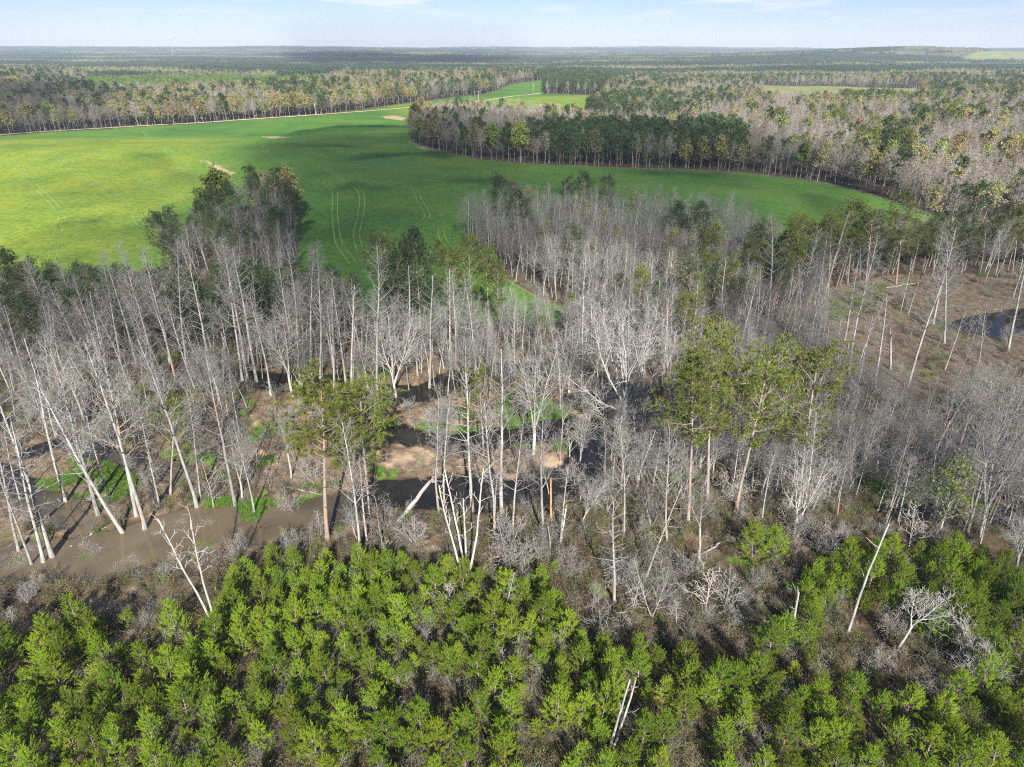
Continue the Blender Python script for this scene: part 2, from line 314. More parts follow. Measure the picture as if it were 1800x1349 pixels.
def ground_mat():
    m, t, N, Lk = new_mat('ground_cover')
    tc = N.new('ShaderNodeTexCoord')
    za = node(N, 'ShaderNodeVertexColor', layer_name='zone_a'); zb = node(N, 'ShaderNodeVertexColor', layer_name='zone_b')
    sa = N.new('ShaderNodeSeparateColor'); sb = N.new('ShaderNodeSeparateColor'); Lk(za.outputs['Color'], sa.inputs[0]); Lk(zb.outputs['Color'], sb.inputs[0])
    def nz(scale, det=5.0, rough=0.6):
        n = node(N, 'ShaderNodeTexNoise', Scale=scale, Detail=det, Roughness=rough); Lk(tc.outputs['Object'], n.inputs['Vector']); return n.outputs['Fac']
    # leaf litter (default)
    r_l = ramp(N, [(0.32, (0.030, 0.022, 0.016)), (0.5, (0.070, 0.050, 0.036)), (0.75, (0.15, 0.11, 0.078))]); Lk(nz(0.9, 8, 0.75), r_l.inputs['Fac'])
    # field grass, three scales of patchiness
    r_f = ramp(N, [(0.30, (0.050, 0.135, 0.026)), (0.48, (0.076, 0.180, 0.030)), (0.70, (0.125, 0.220, 0.034))]); Lk(nz(0.018, 6, 0.62), r_f.inputs['Fac'])
    r_f2 = ramp(N, [(0.34, (0.62, 0.66, 0.66)), (0.5, (0.98, 0.98, 0.98)), (0.68, (1.28, 1.22, 1.1))]); Lk(nz(0.55, 4, 0.7), r_f2.inputs['Fac'])
    zc = node(N, 'ShaderNodeVertexColor', layer_name='zone_c'); sc_ = N.new('ShaderNodeSeparateColor'); Lk(zc.outputs['Color'], sc_.inputs[0])
    r_y = ramp(N, [(0.30, (0.11, 0.19, 0.026)), (0.5, (0.175, 0.255, 0.028)), (0.70, (0.26, 0.30, 0.035))]); Lk(nz(0.03, 6, 0.65), r_y.inputs['Fac'])
    f_b = mixc(N, Lk, sc_.outputs[0], r_f.outputs['Color'], r_y.outputs['Color'])
    f_c = mixc(N, Lk, 1.0, f_b, r_f2.outputs['Color'], 'MULTIPLY')
    r_f3 = ramp(N, [(0.66, (0, 0, 0)), (0.74, (1, 1, 1))]); Lk(nz(0.11, 7, 0.75), r_f3.inputs['Fac'])
    k3 = node(N, 'ShaderNodeMath', operation='MULTIPLY'); k3.inputs[1].default_value = 0.6; Lk(r_f3.outputs['Color'], k3.inputs[0])
    f_c = mixc(N, Lk, k3.outputs[0], f_c, (0.30, 0.30, 0.10))
    c = mixc(N, Lk, sa.outputs[0], r_l.outputs['Color'], f_c)
    # swamp soil: dead grass mats and silt
    r_s = ramp(N, [(0.30, (0.06, 0.045, 0.03)), (0.48, (0.16, 0.115, 0.075)), (0.64, (0.28, 0.205, 0.13)), (0.8, (0.40, 0.31, 0.20))]); Lk(nz(0.55, 8, 0.72), r_s.inputs['Fac'])
    c = mixc(N, Lk, sa.outputs[1], c, r_s.outputs['Color'])
    # moss
    r_m = ramp(N, [(0.3, (0.045, 0.085, 0.012)), (0.5, (0.09, 0.19, 0.02)), (0.75, (0.17, 0.28, 0.035))]); Lk(nz(1.3, 6, 0.7), r_m.inputs['Fac'])
    c = mixc(N, Lk, sa.outputs[2], c, r_m.outputs['Color'])
    # wet mud
    r_w = ramp(N, [(0.3, (0.022, 0.018, 0.013)), (0.7, (0.06, 0.047, 0.034))]); Lk(nz(0.8, 5), r_w.inputs['Fac'])
    c = mixc(N, Lk, sb.outputs[0], c, r_w.outputs['Color'])
    # sandy clay
    r_c = ramp(N, [(0.3, (0.34, 0.235, 0.14)), (0.7, (0.56, 0.42, 0.28))]); Lk(nz(0.5, 6, 0.7), r_c.inputs['Fac'])
    c = mixc(N, Lk, sb.outputs[1], c, r_c.outputs['Color'])
    # pasture going tan (far fields)
    r_p = ramp(N, [(0.35, (0.12, 0.20, 0.05)), (0.6, (0.27, 0.25, 0.10)), (0.75, (0.38, 0.32, 0.17))]); Lk(nz(0.02, 5, 0.7), r_p.inputs['Fac'])
    c = mixc(N, Lk, sb.outputs[2], c, r_p.outputs['Color'])
    p = node(N, 'ShaderNodeBsdfPrincipled', Roughness=0.9); p.inputs['Specular IOR Level'].default_value = 0.15
    Lk(c, p.inputs['Base Color'])
    bp = node(N, 'ShaderNodeBump', Strength=0.7, Distance=0.35); Lk(nz(1.6, 6, 0.7), bp.inputs['Height']); Lk(bp.outputs[0], p.inputs['Normal'])
    o = N.new('ShaderNodeOutputMaterial'); Lk(p.outputs[0], o.inputs['Surface'])
    return m

def water_mat():
    m, t, N, Lk = new_mat('swamp_water')
    tc = N.new('ShaderNodeTexCoord')
    # silt-laden pool at one end, peat-dark creek elsewhere
    px, py = flat(270, 940)
    mp = node(N, 'ShaderNodeVectorMath', operation='DISTANCE'); mp.inputs[1].default_value = (px, py, 0)
    nz = node(N, 'ShaderNodeTexNoise', Scale=0.12, Detail=4.0); Lk(tc.outputs['Object'], nz.inputs['Vector'])
    ad = node(N, 'ShaderNodeMath', operation='MULTIPLY_ADD'); ad.inputs[1].default_value = 16.0; Lk(nz.outputs['Fac'], ad.inputs[0])
    Lk(tc.outputs['Object'], mp.inputs[0]); Lk(mp.outputs['Value'], ad.inputs[2])
    mr = node(N, 'ShaderNodeMapRange'); mr.inputs['From Min'].default_value = 22; mr.inputs['From Max'].default_value = 40; Lk(ad.outputs[0], mr.inputs['Value'])
    n3 = node(N, 'ShaderNodeTexNoise', Scale=0.22, Detail=5.0); Lk(tc.outputs['Object'], n3.inputs['Vector'])
    m3 = node(N, 'ShaderNodeMath', operation='MULTIPLY_ADD'); m3.inputs[1].default_value = 0.9; Lk(n3.outputs['Fac'], m3.inputs[0])
    s3 = node(N, 'ShaderNodeMath', operation='SUBTRACT'); s3.inputs[1].default_value = 0.42; Lk(mr.outputs[0], s3.inputs[0]); Lk(s3.outputs[0], m3.inputs[2])
    rp = ramp(N, [(0.0, (0.125, 0.098, 0.060)), (0.55, (0.06, 0.049, 0.032)), (1.0, (0.013, 0.012, 0.010))]); Lk(m3.outputs[0], rp.inputs['Fac'])
    p = node(N, 'ShaderNodeBsdfPrincipled', Roughness=0.03, IOR=1.45); Lk(rp.outputs['Color'], p.inputs['Base Color'])
    n2 = node(N, 'ShaderNodeTexNoise', Scale=1.2, Detail=3.0); Lk(tc.outputs['Object'], n2.inputs['Vector'])
    bp = node(N, 'ShaderNodeBump', Strength=0.05, Distance=0.05); Lk(n2.outputs['Fac'], bp.inputs['Height']); Lk(bp.outputs[0], p.inputs['Normal'])
    o = N.new('ShaderNodeOutputMaterial'); Lk(p.outputs[0], o.inputs['Surface'])
    return m
M['ground'] = ground_mat(); M['water'] = water_mat()

# ------------------------------------------------------------------ mesh helpers
class MB:
    def __init__(s):
        s.v = []; s.q = []; s.t = []; s.n = 0
    def tube(s, pts, rad, k=5, cap=False):
        pts = np.asarray(pts, float); rad = np.asarray(rad, float); n = len(pts)
        tg = np.gradient(pts, axis=0); tg /= np.linalg.norm(tg, axis=1, keepdims=True) + 1e-9
        ref = np.array([1.0, 0, 0]) if abs(tg[0][0]) < 0.8 else np.array([0, 1.0, 0])
        u = np.cross(tg, ref); u /= np.linalg.norm(u, axis=1, keepdims=True) + 1e-9
        w = np.cross(tg, u)
        a = np.arange(k) * (2 * math.pi / k)
        ring = pts[:, None, :] + rad[:, None, None] * (np.cos(a)[None, :, None] * u[:, None, :] + np.sin(a)[None, :, None] * w[:, None, :])
        s.v.append(ring.reshape(-1, 3))
        i = np.arange(n - 1)[:, None] * k; j = np.arange(k)[None, :]; j2 = (j + 1) % k
        s.q.append(np.stack([i + j, i + j2, i + k + j2, i + k + j], -1).reshape(-1, 4) + s.n)
        s.n += n * k
        if cap:
            b = s.n - k
            s.t.append(np.array([[b, b + q, b + q + 1] for q in range(1, k - 1)]))
    def tris(s, a, b, c):
        n = len(a)
        s.v.append(np.stack([a, b, c], 1).reshape(-1, 3))
        s.t.append(np.arange(n * 3).reshape(-1, 3) + s.n); s.n += n * 3
    def quads(s, a, b, c, d):
        n = len(a)
        s.v.append(np.stack([a, b, c, d], 1).reshape(-1, 3))
        s.q.append(np.arange(n * 4).reshape(-1, 4) + s.n); s.n += n * 4
    def box(s, c, size, rot=None):
        x, y, z = np.array(size) / 2
        v = np.array([[-x, -y, -z], [x, -y, -z], [x, y, -z], [-x, y, -z], [-x, -y, z], [x, -y, z], [x, y, z], [-x, y, z]])
        if rot is not None: v = v @ np.array(rot).T
        s.v.append(v + np.array(c))
        s.q.append(np.array([[0, 3, 2, 1], [4, 5, 6, 7], [0, 1, 5, 4], [1, 2, 6, 5], [2, 3, 7, 6], [3, 0, 4, 7]]) + s.n); s.n += 8
    def mesh(s, name, mat, smooth=True):
        me = bpy.data.meshes.new(name)
        v = np.concatenate(s.v) if s.v else np.zeros((0, 3))
        q = np.concatenate(s.q) if s.q else np.zeros((0, 4), int); t = np.concatenate(s.t) if s.t else np.zeros((0, 3), int)
        me.vertices.add(len(v)); me.vertices.foreach_set('co', v.astype(np.float32).ravel())
        nl = len(q) * 4 + len(t) * 3
        me.loops.add(nl); me.loops.foreach_set('vertex_index', np.concatenate([q.ravel(), t.ravel()]).astype(np.int32))
        me.polygons.add(len(q) + len(t))
        st = np.concatenate([np.arange(len(q)) * 4, len(q) * 4 + np.arange(len(t)) * 3]).astype(np.int32)
        me.polygons.foreach_set('loop_start', st)
        me.polygons.foreach_set('use_smooth', np.full(len(q) + len(t), smooth))
        me.update(calc_edges=True); me.validate()
        if isinstance(mat, (list, tuple)):
            for x in mat: me.materials.append(x)
        else: me.materials.append(mat)
        return me

def unit(v):
    return v / (np.linalg.norm(v) + 1e-9)

def path(rng, p, d, Ln, n, wig, up):
    pts = [np.array(p, float)]; d = unit(np.array(d, float)); st = Ln / n
    for i in range(n):
        d = unit(d + rng.normal(0, wig, 3) + np.array([0, 0, up]))
        pts.append(pts[-1] + d * st)
    return np.array(pts)

def at(pts, t):
    f = t * (len(pts) - 1); i = min(int(f), len(pts) - 2); f -= i
    return pts[i] * (1 - f) + pts[i + 1] * f, unit(pts[i + 1] - pts[i])

def side_dir(d, az, ang):
    ref = np.array([0, 0, 1.0]) if abs(d[2]) < 0.9 else np.array([1.0, 0, 0])
    u = unit(np.cross(d, ref)); w = np.cross(d, u)
    return unit(d * math.cos(ang) + (u * math.cos(az) + w * math.sin(az)) * math.sin(ang))

def grow(rng, trunk, crown, p, d, Ln, r0, r1, lev, P, tips):
    n = P['seg'][lev]
    pts = path(rng, p, d, Ln, n, P['wig'][lev], P['up'][lev])
    tt = np.linspace(0, 1, n + 1); rad = r0 + (r1 - r0) * tt ** P.get('tap', 0.85)
    if lev == 0: rad[0] *= 1.35
    (trunk if lev == 0 else crown).tube(pts, rad, P['k'][lev])
    if lev + 1 >= len(P['seg']):
        tips.append((pts[-1], unit(pts[-1] - pts[-2]), pts)); return pts
    cnt = P['n'][lev]; a0 = P['a'][lev]; off = rng.uniform(0, 6.28)
    for i in range(cnt):
        t = a0 + (0.985 - a0) * (i + rng.uniform(0.1, 0.9)) / cnt
        q, tg = at(pts, t)
        ang = P['ang'][lev] * rng.uniform(0.72, 1.28)
        if lev == 0 and 'angtop' in P: ang = ang + (P['angtop'] - P['ang'][0]) * (t - a0) / (1 - a0)
        dd = side_dir(tg, off + i * 2.399 + rng.normal(0, 0.35), ang)
        Lc = P['len'][lev](t, Ln) * rng.uniform(0.65, 1.3)
        rr = (r0 + (r1 - r0) * t ** P.get('tap', 0.85))
        rc = max(P['rmin'], min(rr * 0.62, P['rk'][lev] * Lc))
        grow(rng, trunk, crown, q, dd, Lc, rc, P['rmin'] * 0.7, lev + 1, P, tips)
    if P.get('endtip'): tips.append((pts[-1], unit(pts[-1] - pts[-2]), pts))
    return pts

# ------------------------------------------------------------------ the tree shapes (each built once, then copied)
class Shape:
    """one tree model: list of (part name, mesh), its height, and words on how it looks"""
    def __init__(s, parts, h, look): s.parts = parts; s.h = h; s.look = look

def dead_fan(seed, h=20.0, mat='dead', dense=1.0):
    rng = np.random.default_rng(seed); tr, cr = MB(), MB(); tips = []
    P = dict(seg=[11, 4, 2, 1], wig=[0.028, 0.10, 0.16, 0.1], up=[0.012, 0.10, 0.07, 0], k=[6, 4, 3, 3], n=[int(30 * dense), 6, 3], a=[0.42, 0.2, 0.25], ang=[1.05, 0.75, 0.7], angtop=0.5,
             len=[lambda t, Ln: 1.0 + 0.20 * Ln * (1.08 - t), lambda t, Ln: 0.45 * Ln * (1.2 - 0.6 * t), lambda t, Ln: 0.5 * Ln], rk=[0.015, 0.015, 0.015], rmin=0.0125)
    grow(rng, tr, cr, (0, 0, -0.3), (0, 0, 1), h + 0.3, h * 0.0105, 0.035, 0, P, tips)
    return Shape([('trunk', tr.mesh('dead_trunk', M[mat])), ('branches', cr.mesh('dead_branches', M[mat + '_twig']))], h, 'fan-crowned dead tree')

def dead_pole(seed, h=20.0, mat='dead'):
    rng = np.random.default_rng(seed); tr, cr = MB(), MB(); tips = []
    P = dict(seg=[11, 3, 1], wig=[0.02, 0.16, 0.2], up=[0.012, 0.06, 0.03], k=[6, 4, 3], n=[34, 3], a=[0.22, 0.35], ang=[1.3, 0.8], angtop=0.85,
             len=[lambda t, Ln: 0.5 + 1.9 * math.sin(min(1, max(0, (t - 0.15) / 0.85)) * 2.6 + 0.25), lambda t, Ln: 0.4 * Ln], rk=[0.022, 0.02], rmin=0.019)
    grow(rng, tr, cr, (0, 0, -0.3), (0, 0, 1), h + 0.3, h * 0.0115, 0.05, 0, P, tips)
    return Shape([('trunk', tr.mesh('dead_trunk', M[mat])), ('branches', cr.mesh('dead_branches', M[mat + '_twig']))], h, 'stubby dead pole tree')

def dead_fork(seed, h=17.0, mat='white', stems=3, split=0.3, spread=0.34, twig=1.0):
    rng = np.random.default_rng(seed); tr, cr = MB(), MB(); tips = []
    pts = path(rng, (0, 0, -0.3), (rng.normal(0, .05), rng.normal(0, .05), 1), h * split, 5, 0.035, 0.02)
    tr.tube(pts, np.linspace(h * 0.015, h * 0.0115, len(pts)), 6)
    P = dict(seg=[8, 4, 2, 1], wig=[0.06, 0.12, 0.18, 0.1], up=[0.055, 0.07, 0.05, 0], k=[5, 4, 3, 3], n=[int(15 * twig), 6, 3], a=[0.18, 0.2, 0.2], ang=[0.75, 0.75, 0.7],
             len=[lambda t, Ln: 0.36 * Ln * (1.2 - t) + 0.7, lambda t, Ln: 0.42 * Ln, lambda t, Ln: 0.5 * Ln], rk=[0.017, 0.016, 0.016], rmin=0.0135)
    a0 = rng.uniform(0, 6.28)
    for i in range(stems):
        az = a0 + i * 6.283 / stems + rng.normal(0, 0.3); sp = spread * rng.uniform(0.6, 1.3)
        grow(rng, cr, cr, pts[-1] - np.array([0, 0, 0.05 * h * rng.uniform(0, 1)]), (math.cos(az) * sp, math.sin(az) * sp, 1), h * (1 - split) * rng.uniform(0.82, 1.08), h * 0.0088, 0.03, 0, P, tips)
    return Shape([('trunk', tr.mesh('forked_trunk', M[mat])), ('branches', cr.mesh('forked_branches', M[mat + '_twig']))], h, 'forked bare tree')

def dead_spread(seed, h=22.0):
    rng = np.random.default_rng(seed); tr, cr = MB(), MB(); tips = []
    pts = path(rng, (0, 0, -0.4), (0.02, 0, 1), h * 0.36, 6, 0.03, 0.02)
    tr.tube(pts, np.linspace(0.36, 0.28, len(pts)), 7)
    P = dict(seg=[9, 5, 3, 1], wig=[0.09, 0.15, 0.2, 0.1], up=[0.085, 0.07, 0.04, 0], k=[6, 5, 4, 3], n=[9, 5, 3], a=[0.25, 0.2, 0.2], ang=[0.8, 0.8, 0.7],
             len=[lambda t, Ln: 0.42 * Ln * (1.15 - 0.7 * t), lambda t, Ln: 0.42 * Ln, lambda t, Ln: 0.5 * Ln], rk=[0.022, 0.02, 0.018], rmin=0.019)
    for az, sp, f, ln in ((3.3, 1.5, 0.8, 0.5), (3.0, 0.75, 1.0, 0.62), (2.4, 0.3, 1.0, 0.66), (0.1, 0.55, 1.0, 0.64), (0.4, 1.1, 0.9, 0.5), (1.5, 0.5, 1.0, 0.6), (4.6, 0.6, 1.0, 0.58), (3.4, 2.3, 0.45, 0.36), (5.6, 0.35, 1.0, 0.66)):
        q = at(pts, f)[0]
        grow(rng, cr, cr, q, (math.cos(az) * sp, math.sin(az) * sp, 1), h * ln, 0.16, 0.03, 0, P, tips)
    return Shape([('trunk', tr.mesh('spreading_trunk', M['white'])), ('branches', cr.mesh('spreading_limbs', M['white_twig']))], h, 'big bleached tree with wide spreading limbs')

def multi_stem(seed, h=13.0, stems=((-0.16, 0.02), (-0.05, 0.1), (0.03, -0.05), (0.17, 0.03)), mat='white', twig=7, r=0.13):
    rng = np.random.default_rng(seed); tr, cr = MB(), MB(); tips = []
    P = dict(seg=[9, 3, 1], wig=[0.03, 0.2, 0.2], up=[0.02, 0.06, 0.02], k=[6, 4, 3], n=[twig, 3], a=[0.5, 0.3], ang=[0.8, 0.8], len=[lambda t, Ln: 0.11 * Ln, lambda t, Ln: 0.4 * Ln], rk=[0.025, 0.02], rmin=0.02)
    for i, (sx, sy) in enumerate(stems):
        grow(rng, tr, cr, (sx * 1.2, sy * 1.2, -0.3), (sx, sy, 1), h * rng.uniform(0.72, 1.0), r, 0.055, 0, P, tips)
    return Shape([('trunk', tr.mesh('multiple_trunks', M[mat])), ('branches', cr.mesh('multiple_branches', M[mat]))], h, 'bleached tree of several stems from one foot')

def snag(seed, h=8.0, mat='dead', r=None, stubs=5):
    rng = np.random.default_rng(seed); tr, cr = MB(), MB(); r = r or h * 0.022
    pts = path(rng, (0, 0, -0.3), (rng.normal(0, .03), rng.normal(0, .03), 1), h + 0.3, 8, 0.035, 0.01)
    tr.tube(pts, np.linspace(r * 1.25, r * 0.62, len(pts)), 7, True)
    for k in range(3):                                   # splintered top
        a = rng.uniform(0, 6.28); b = pts[-1] + np.array([math.cos(a), math.sin(a), 0]) * r * 0.35
        tr.tube([b - [0, 0, .1], b + [0, 0, rng.uniform(.25, .8)]], [r * .25, .01], 4)
    out = []
    for k in range(stubs):
        q, tg = at(pts, rng.uniform(0.3, 0.95)); pp = path(rng, q, side_dir(tg, rng.uniform(0, 6.28), 1.15), rng.uniform(0.4, 1.7), 3, 0.15, 0.05)
        cr = MB(); cr.tube(pp, np.linspace(0.05, 0.02, 4), 4); out.append(('branch', cr.mesh('snag_stub', M[mat])))
    return Shape([('trunk', tr.mesh('snag_trunk', M[mat]))] + out, h, 'splintered broken snag')

def sapling(seed, h=5.0, mat='twig', stems=1):
    rng = np.random.default_rng(seed); tr, cr = MB(), MB(); tips = []
    P = dict(seg=[6, 3, 2, 1], wig=[0.06, 0.16, 0.2, 0.1], up=[0.03, 0.08, 0.04, 0], k=[5, 3, 3, 3], n=[16, 4, 2], a=[0.18, 0.2, 0.2], ang=[0.95, 0.8, 0.7],
             len=[lambda t, Ln: 0.36 * Ln * (1.15 - t) + 0.15, lambda t, Ln: 0.45 * Ln, lambda t, Ln: 0.5 * Ln], rk=[0.014, 0.014, 0.014], rmin=0.0125)
    for i in range(stems):
        az = rng.uniform(0, 6.28); sp = 0 if stems == 1 else 0.45
        grow(rng, tr, cr, (0, 0, -0.1), (math.cos(az) * sp, math.sin(az) * sp, 1), h * rng.uniform(.8, 1), 0.06 if stems == 1 else 0.04, 0.014, 0, P, tips)
    return Shape([('trunk', tr.mesh('sapling_stem', M[mat])), ('branches', cr.mesh('sapling_twigs', M[mat]))], h, 'slender bare sapling' if stems == 1 else 'bushy bare sapling')

def leaves(rng, mb, tips, per, size, spread):
    C = []; 
    for p, d, pts in tips:
        for k in range(per):
            q = pts[rng.integers(0, len(pts))] if rng.random() < 0.5 else p
            C.append(q + rng.normal(0, spread, 3))
    C = np.array(C); n = len(C)
    a = rng.normal(0, 1, (n, 3)); a /= np.linalg.norm(a, axis=1, keepdims=True); b = np.cross(a, rng.normal(0, 1, (n, 3))); b /= np.linalg.norm(b, axis=1, keepdims=True) + 1e-9
    s = size * rng.uniform(0.6, 1.4, (n, 1))
    mb.quads(C - a * s, C - b * s * 0.6, C + a * s, C + b * s * 0.6)

def hardwood(seed, h=17.0, leaf=None, per=3, lsize=0.2, lod=0, mat='twig'):
    """bare or budding deciduous tree with a rounded fine-twigged crown"""
    rng = np.random.default_rng(seed); tr, cr, lf = MB(), MB(), MB(); tips = []
    n0, n1, n2 = (22, 6, 3) if lod == 0 else (19, 6, 3)
    rm = 0.0145 if lod == 0 else 0.042
    P = dict(seg=[9, 4, 2, 1] if lod == 0 else [6, 3, 1, 1], wig=[0.04, 0.13, 0.18, 0.1], up=[0.015, 0.085, 0.06, 0], k=[6, 4, 3, 3] if lod == 0 else [4, 3, 3, 3], n=[n0, n1, n2], a=[0.36, 0.22, 0.2], ang=[0.95, 0.75, 0.7], angtop=0.4,
             len=[lambda t, Ln: 0.34 * Ln * (1.22 - t) ** 0.8, lambda t, Ln: 0.42 * Ln * (1.2 - .5 * t), lambda t, Ln: 0.5 * Ln], rk=[0.022, 0.019, 0.016], rmin=rm)
    grow(rng, tr, cr, (0, 0, -0.3), (0, 0, 1), h * 0.92, h * 0.0105, 0.05, 0, P, tips)
    out = [('trunk', tr.mesh('hardwood_trunk', M[('hard_trunk' if lod == 0 else 'twig') if mat == 'twig' else mat])), ('branches', cr.mesh('hardwood_branches', M[mat if lod == 0 else 'twig_far']))]
    if leaf:
        leaves(rng, lf, tips, per, lsize, 0.28 if lod == 0 else 0.45)
        out.append(('foliage', lf.mesh('budding_foliage', M[leaf])))
    word = {None: 'round-crowned bare hardwood', 'bud': 'hardwood in pale yellow bud', 'bud_green': 'hardwood in fresh light green leaf', 'bud_rust': 'hardwood in rusty orange bud'}[leaf]
    return Shape(out, h, word)

def tufts(rng, mb, C, D, per, ln, wd):
    """needle tufts: PER narrow triangles fanning out of each point of C, biased along D"""
    n = len(C); C = np.repeat(C, per, 0); D = np.repeat(D, per, 0)
    d = rng.normal(0, 1, (n * per, 3)); d /= np.linalg.norm(d, axis=1, keepdims=True); d = d + D * 0.75 + np.array([0, 0, 0.25]); d /= np.linalg.norm(d, axis=1, keepdims=True)
    s = np.cross(d, rng.normal(0, 1, (n * per, 3))); s /= np.linalg.norm(s, axis=1, keepdims=True) + 1e-9
    l = ln * rng.uniform(0.65, 1.25, (n * per, 1)); w = wd * rng.uniform(0.7, 1.3, (n * per, 1))
    mb.tris(C + s * w * 0.5, C - s * w * 0.5, C + d * l)

def tall_pine(seed, h=21.0, needle='pine', low=0.5, lod=0, dens=1.0, rad=0.2):
    rng = np.random.default_rng(seed); tr, cr, lf = MB(), MB(), MB(); tips = []
    nb = int((34 if lod == 0 else 20) * dens)
    P = dict(seg=[10, 4, 2] if lod == 0 else [6, 3, 1], wig=[0.02, 0.12, 0.18], up=[0.012, 0.07, 0.08], k=[6, 4, 3] if lod == 0 else [4, 3, 3], n=[nb, 8 if lod == 0 else 5], a=[low, 0.3], ang=[1.25, 0.8], angtop=0.6,
             len=[lambda t, Ln: rad * Ln * (0.45 + 0.75 * math.sin(min(1, max(0, (t - low) / (1 - low))) ** 0.8 * 2.75 + 0.12)), lambda t, Ln: 0.36 * Ln], rk=[0.02, 0.02], rmin=0.022 if lod == 0 else 0.035, endtip=True)
    grow(rng, tr, cr, (0, 0, -0.3), (0, 0, 1), h * 0.98, h * 0.0115, 0.05, 0, P, tips)
    # a few dead stubs below the crown
    for k in range(9 if lod == 0 else 0):
        q = np.array([0, 0, h * (low * .5 + low * .5 * rng.random())]); pp = path(rng, q, side_dir(np.array([0, 0, 1.0]), rng.uniform(0, 6.28), 1.4), rng.uniform(.6, 1.8), 3, .15, 0); cr.tube(pp, np.linspace(.035, .015, 4), 3)
    C, D = [], []
    for p, d, pts in tips:
        if p[2] < low * h * 0.9: continue
        for k in range(3 if lod == 0 else 2):
            C.append(pts[-1] * (1 - k * 0.3) + pts[max(0, len(pts) - 2)] * k * 0.3 + rng.normal(0, 0.22 if lod == 0 else 0.35, 3)); D.append(d)
    C = np.array(C); D = np.array(D)
    if lod == 0: tufts(rng, lf, C, D, 15, 0.5, 0.065)
    else: tufts(rng, lf, C, D, 5, 1.05, 0.5)
    look = {'pine': 'olive-crowned tall pine', 'pine_dark': 'dark-crowned tall pine', 'plant': 'small bright green pine'}[needle]
    return Shape([('trunk', tr.mesh('pine_trunk', M['bark'])), ('branches', cr.mesh('pine_branches', M['bark'])), ('needles', lf.mesh('pine_needles', M[needle]))], h, look)

def young_pine(seed, h=5.0):
    """plantation pine: whorls of rising branches that end in bottlebrush shoots"""
    rng = np.random.default_rng(seed); tr, cr, lf = MB(), MB(), MB()
    pts = path(rng, (0, 0, -0.15), (0, 0, 1), h, 9, 0.02, 0.02); tr.tube(pts, np.linspace(0.085, 0.012, len(pts)), 6)
    shoots = [(pts[-1] - np.array([0, 0, .45]), np.array([0, 0, 1.0]), 0.65)]
    nw = 8; z0 = 0.1
    for w in range(nw):
        t = z0 + (0.95 - z0) * (w + rng.uniform(-.15, .15)) / (nw - 1); t = min(0.96, max(0.08, t))
        q, tg = at(pts, t); k = rng.integers(5, 8); off = rng.uniform(0, 6.28)
        for i in range(k):
            az = off + i * 6.283 / k + rng.normal(0, .2)
            ang = (1.22 - 0.6 * t) * rng.uniform(.85, 1.15)
            ln = (0.42 + 1.75 * (1 - t) ** 0.7) * rng.uniform(.65, 1.2) * h / 5.0
            bp = path(rng, q, side_dir(tg, az, ang), ln, 4, 0.06, 0.10); cr.tube(bp, np.linspace(0.024, 0.008, 5), 3)
            shoots.append((bp[-1] - unit(bp[-1] - bp[-2]) * .18, unit(unit(bp[-1] - bp[-2]) + np.array([0, 0, .55])), rng.uniform(.5, .75)))
            for s in range(int(1.3 + 2.6 * ln)):
                u = rng.uniform(0.3, 0.97); b, bt = at(bp, u)
                sd_ = unit(side_dir(bt, rng.uniform(0, 6.28), rng.uniform(.5, 1.0)) + np.array([0, 0, .5])); sl = rng.uniform(.42, .7)
                shoots.append((b, sd_, sl))
    per = 48; n = len(shoots)
    B = np.repeat(np.array([s[0] for s in shoots]), per, 0); D = np.repeat(np.array([s[1] for s in shoots]), per, 0); SL = np.repeat(np.array([s[2] for s in shoots]), per)[:, None]
    u = rng.uniform(0, 1, (n * per, 1)); rd = np.cross(D, rng.normal(0, 1, (n * per, 3))); rd /= np.linalg.norm(rd, axis=1, keepdims=True) + 1e-9
    base = B + D * SL * u
    nd = D * (0.45 + 0.75 * u) + rd * (0.88 - 0.5 * u); nd /= np.linalg.norm(nd, axis=1, keepdims=True)
    sdv = np.cross(nd, D + 0.01); sdv /= np.linalg.norm(sdv, axis=1, keepdims=True) + 1e-9
    ln = rng.uniform(.15, .25, (n * per, 1)); wd = 0.03
    lf.tris(base + sdv * wd * .5, base - sdv * wd * .5, base + nd * ln)
    return Shape([('trunk', tr.mesh('young_pine_stem', M['bark'])), ('branches', cr.mesh('young_pine_branches', M['bark'])), ('needles', lf.mesh('young_pine_needles', M['young']))], h, 'young bright green pine')

def one_mesh(shape, name):
    """all parts of a shape in one mesh, for trees too small in the photo to show parts and for instanced masses"""
    vs, fs, mi, mats, off = [], [], [], [], 0
    me = bpy.data.meshes.new(name)
    V, LI, LS, MI = [], [], [], []; lo = 0
    for k, (pn, m) in enumerate(shape.parts):
        n = len(m.vertices); v = np.zeros(n * 3, np.float32); m.vertices.foreach_get('co', v); V.append(v)
        li = np.zeros(len(m.loops), np.int32); m.loops.foreach_get('vertex_index', li); LI.append(li + off)
        ls = np.zeros(len(m.polygons), np.int32); m.polygons.foreach_get('loop_start', ls); LS.append(ls + lo)
        mat = m.materials[0]
        if mat not in mats: mats.append(mat)
        MI.append(np.full(len(ls), mats.index(mat), np.int32)); off += n; lo += len(li)
    V = np.concatenate(V); LI = np.concatenate(LI); LS = np.concatenate(LS); MI = np.concatenate(MI)
    me.vertices.add(len(V) // 3); me.vertices.foreach_set('co', V)
    me.loops.add(len(LI)); me.loops.foreach_set('vertex_index', LI)
    me.polygons.add(len(LS)); me.polygons.foreach_set('loop_start', LS); me.polygons.foreach_set('material_index', MI); me.polygons.foreach_set('use_smooth', np.full(len(LS), True))
    for x in mats: me.materials.append(x)
    me.update(calc_edges=True)
    return me

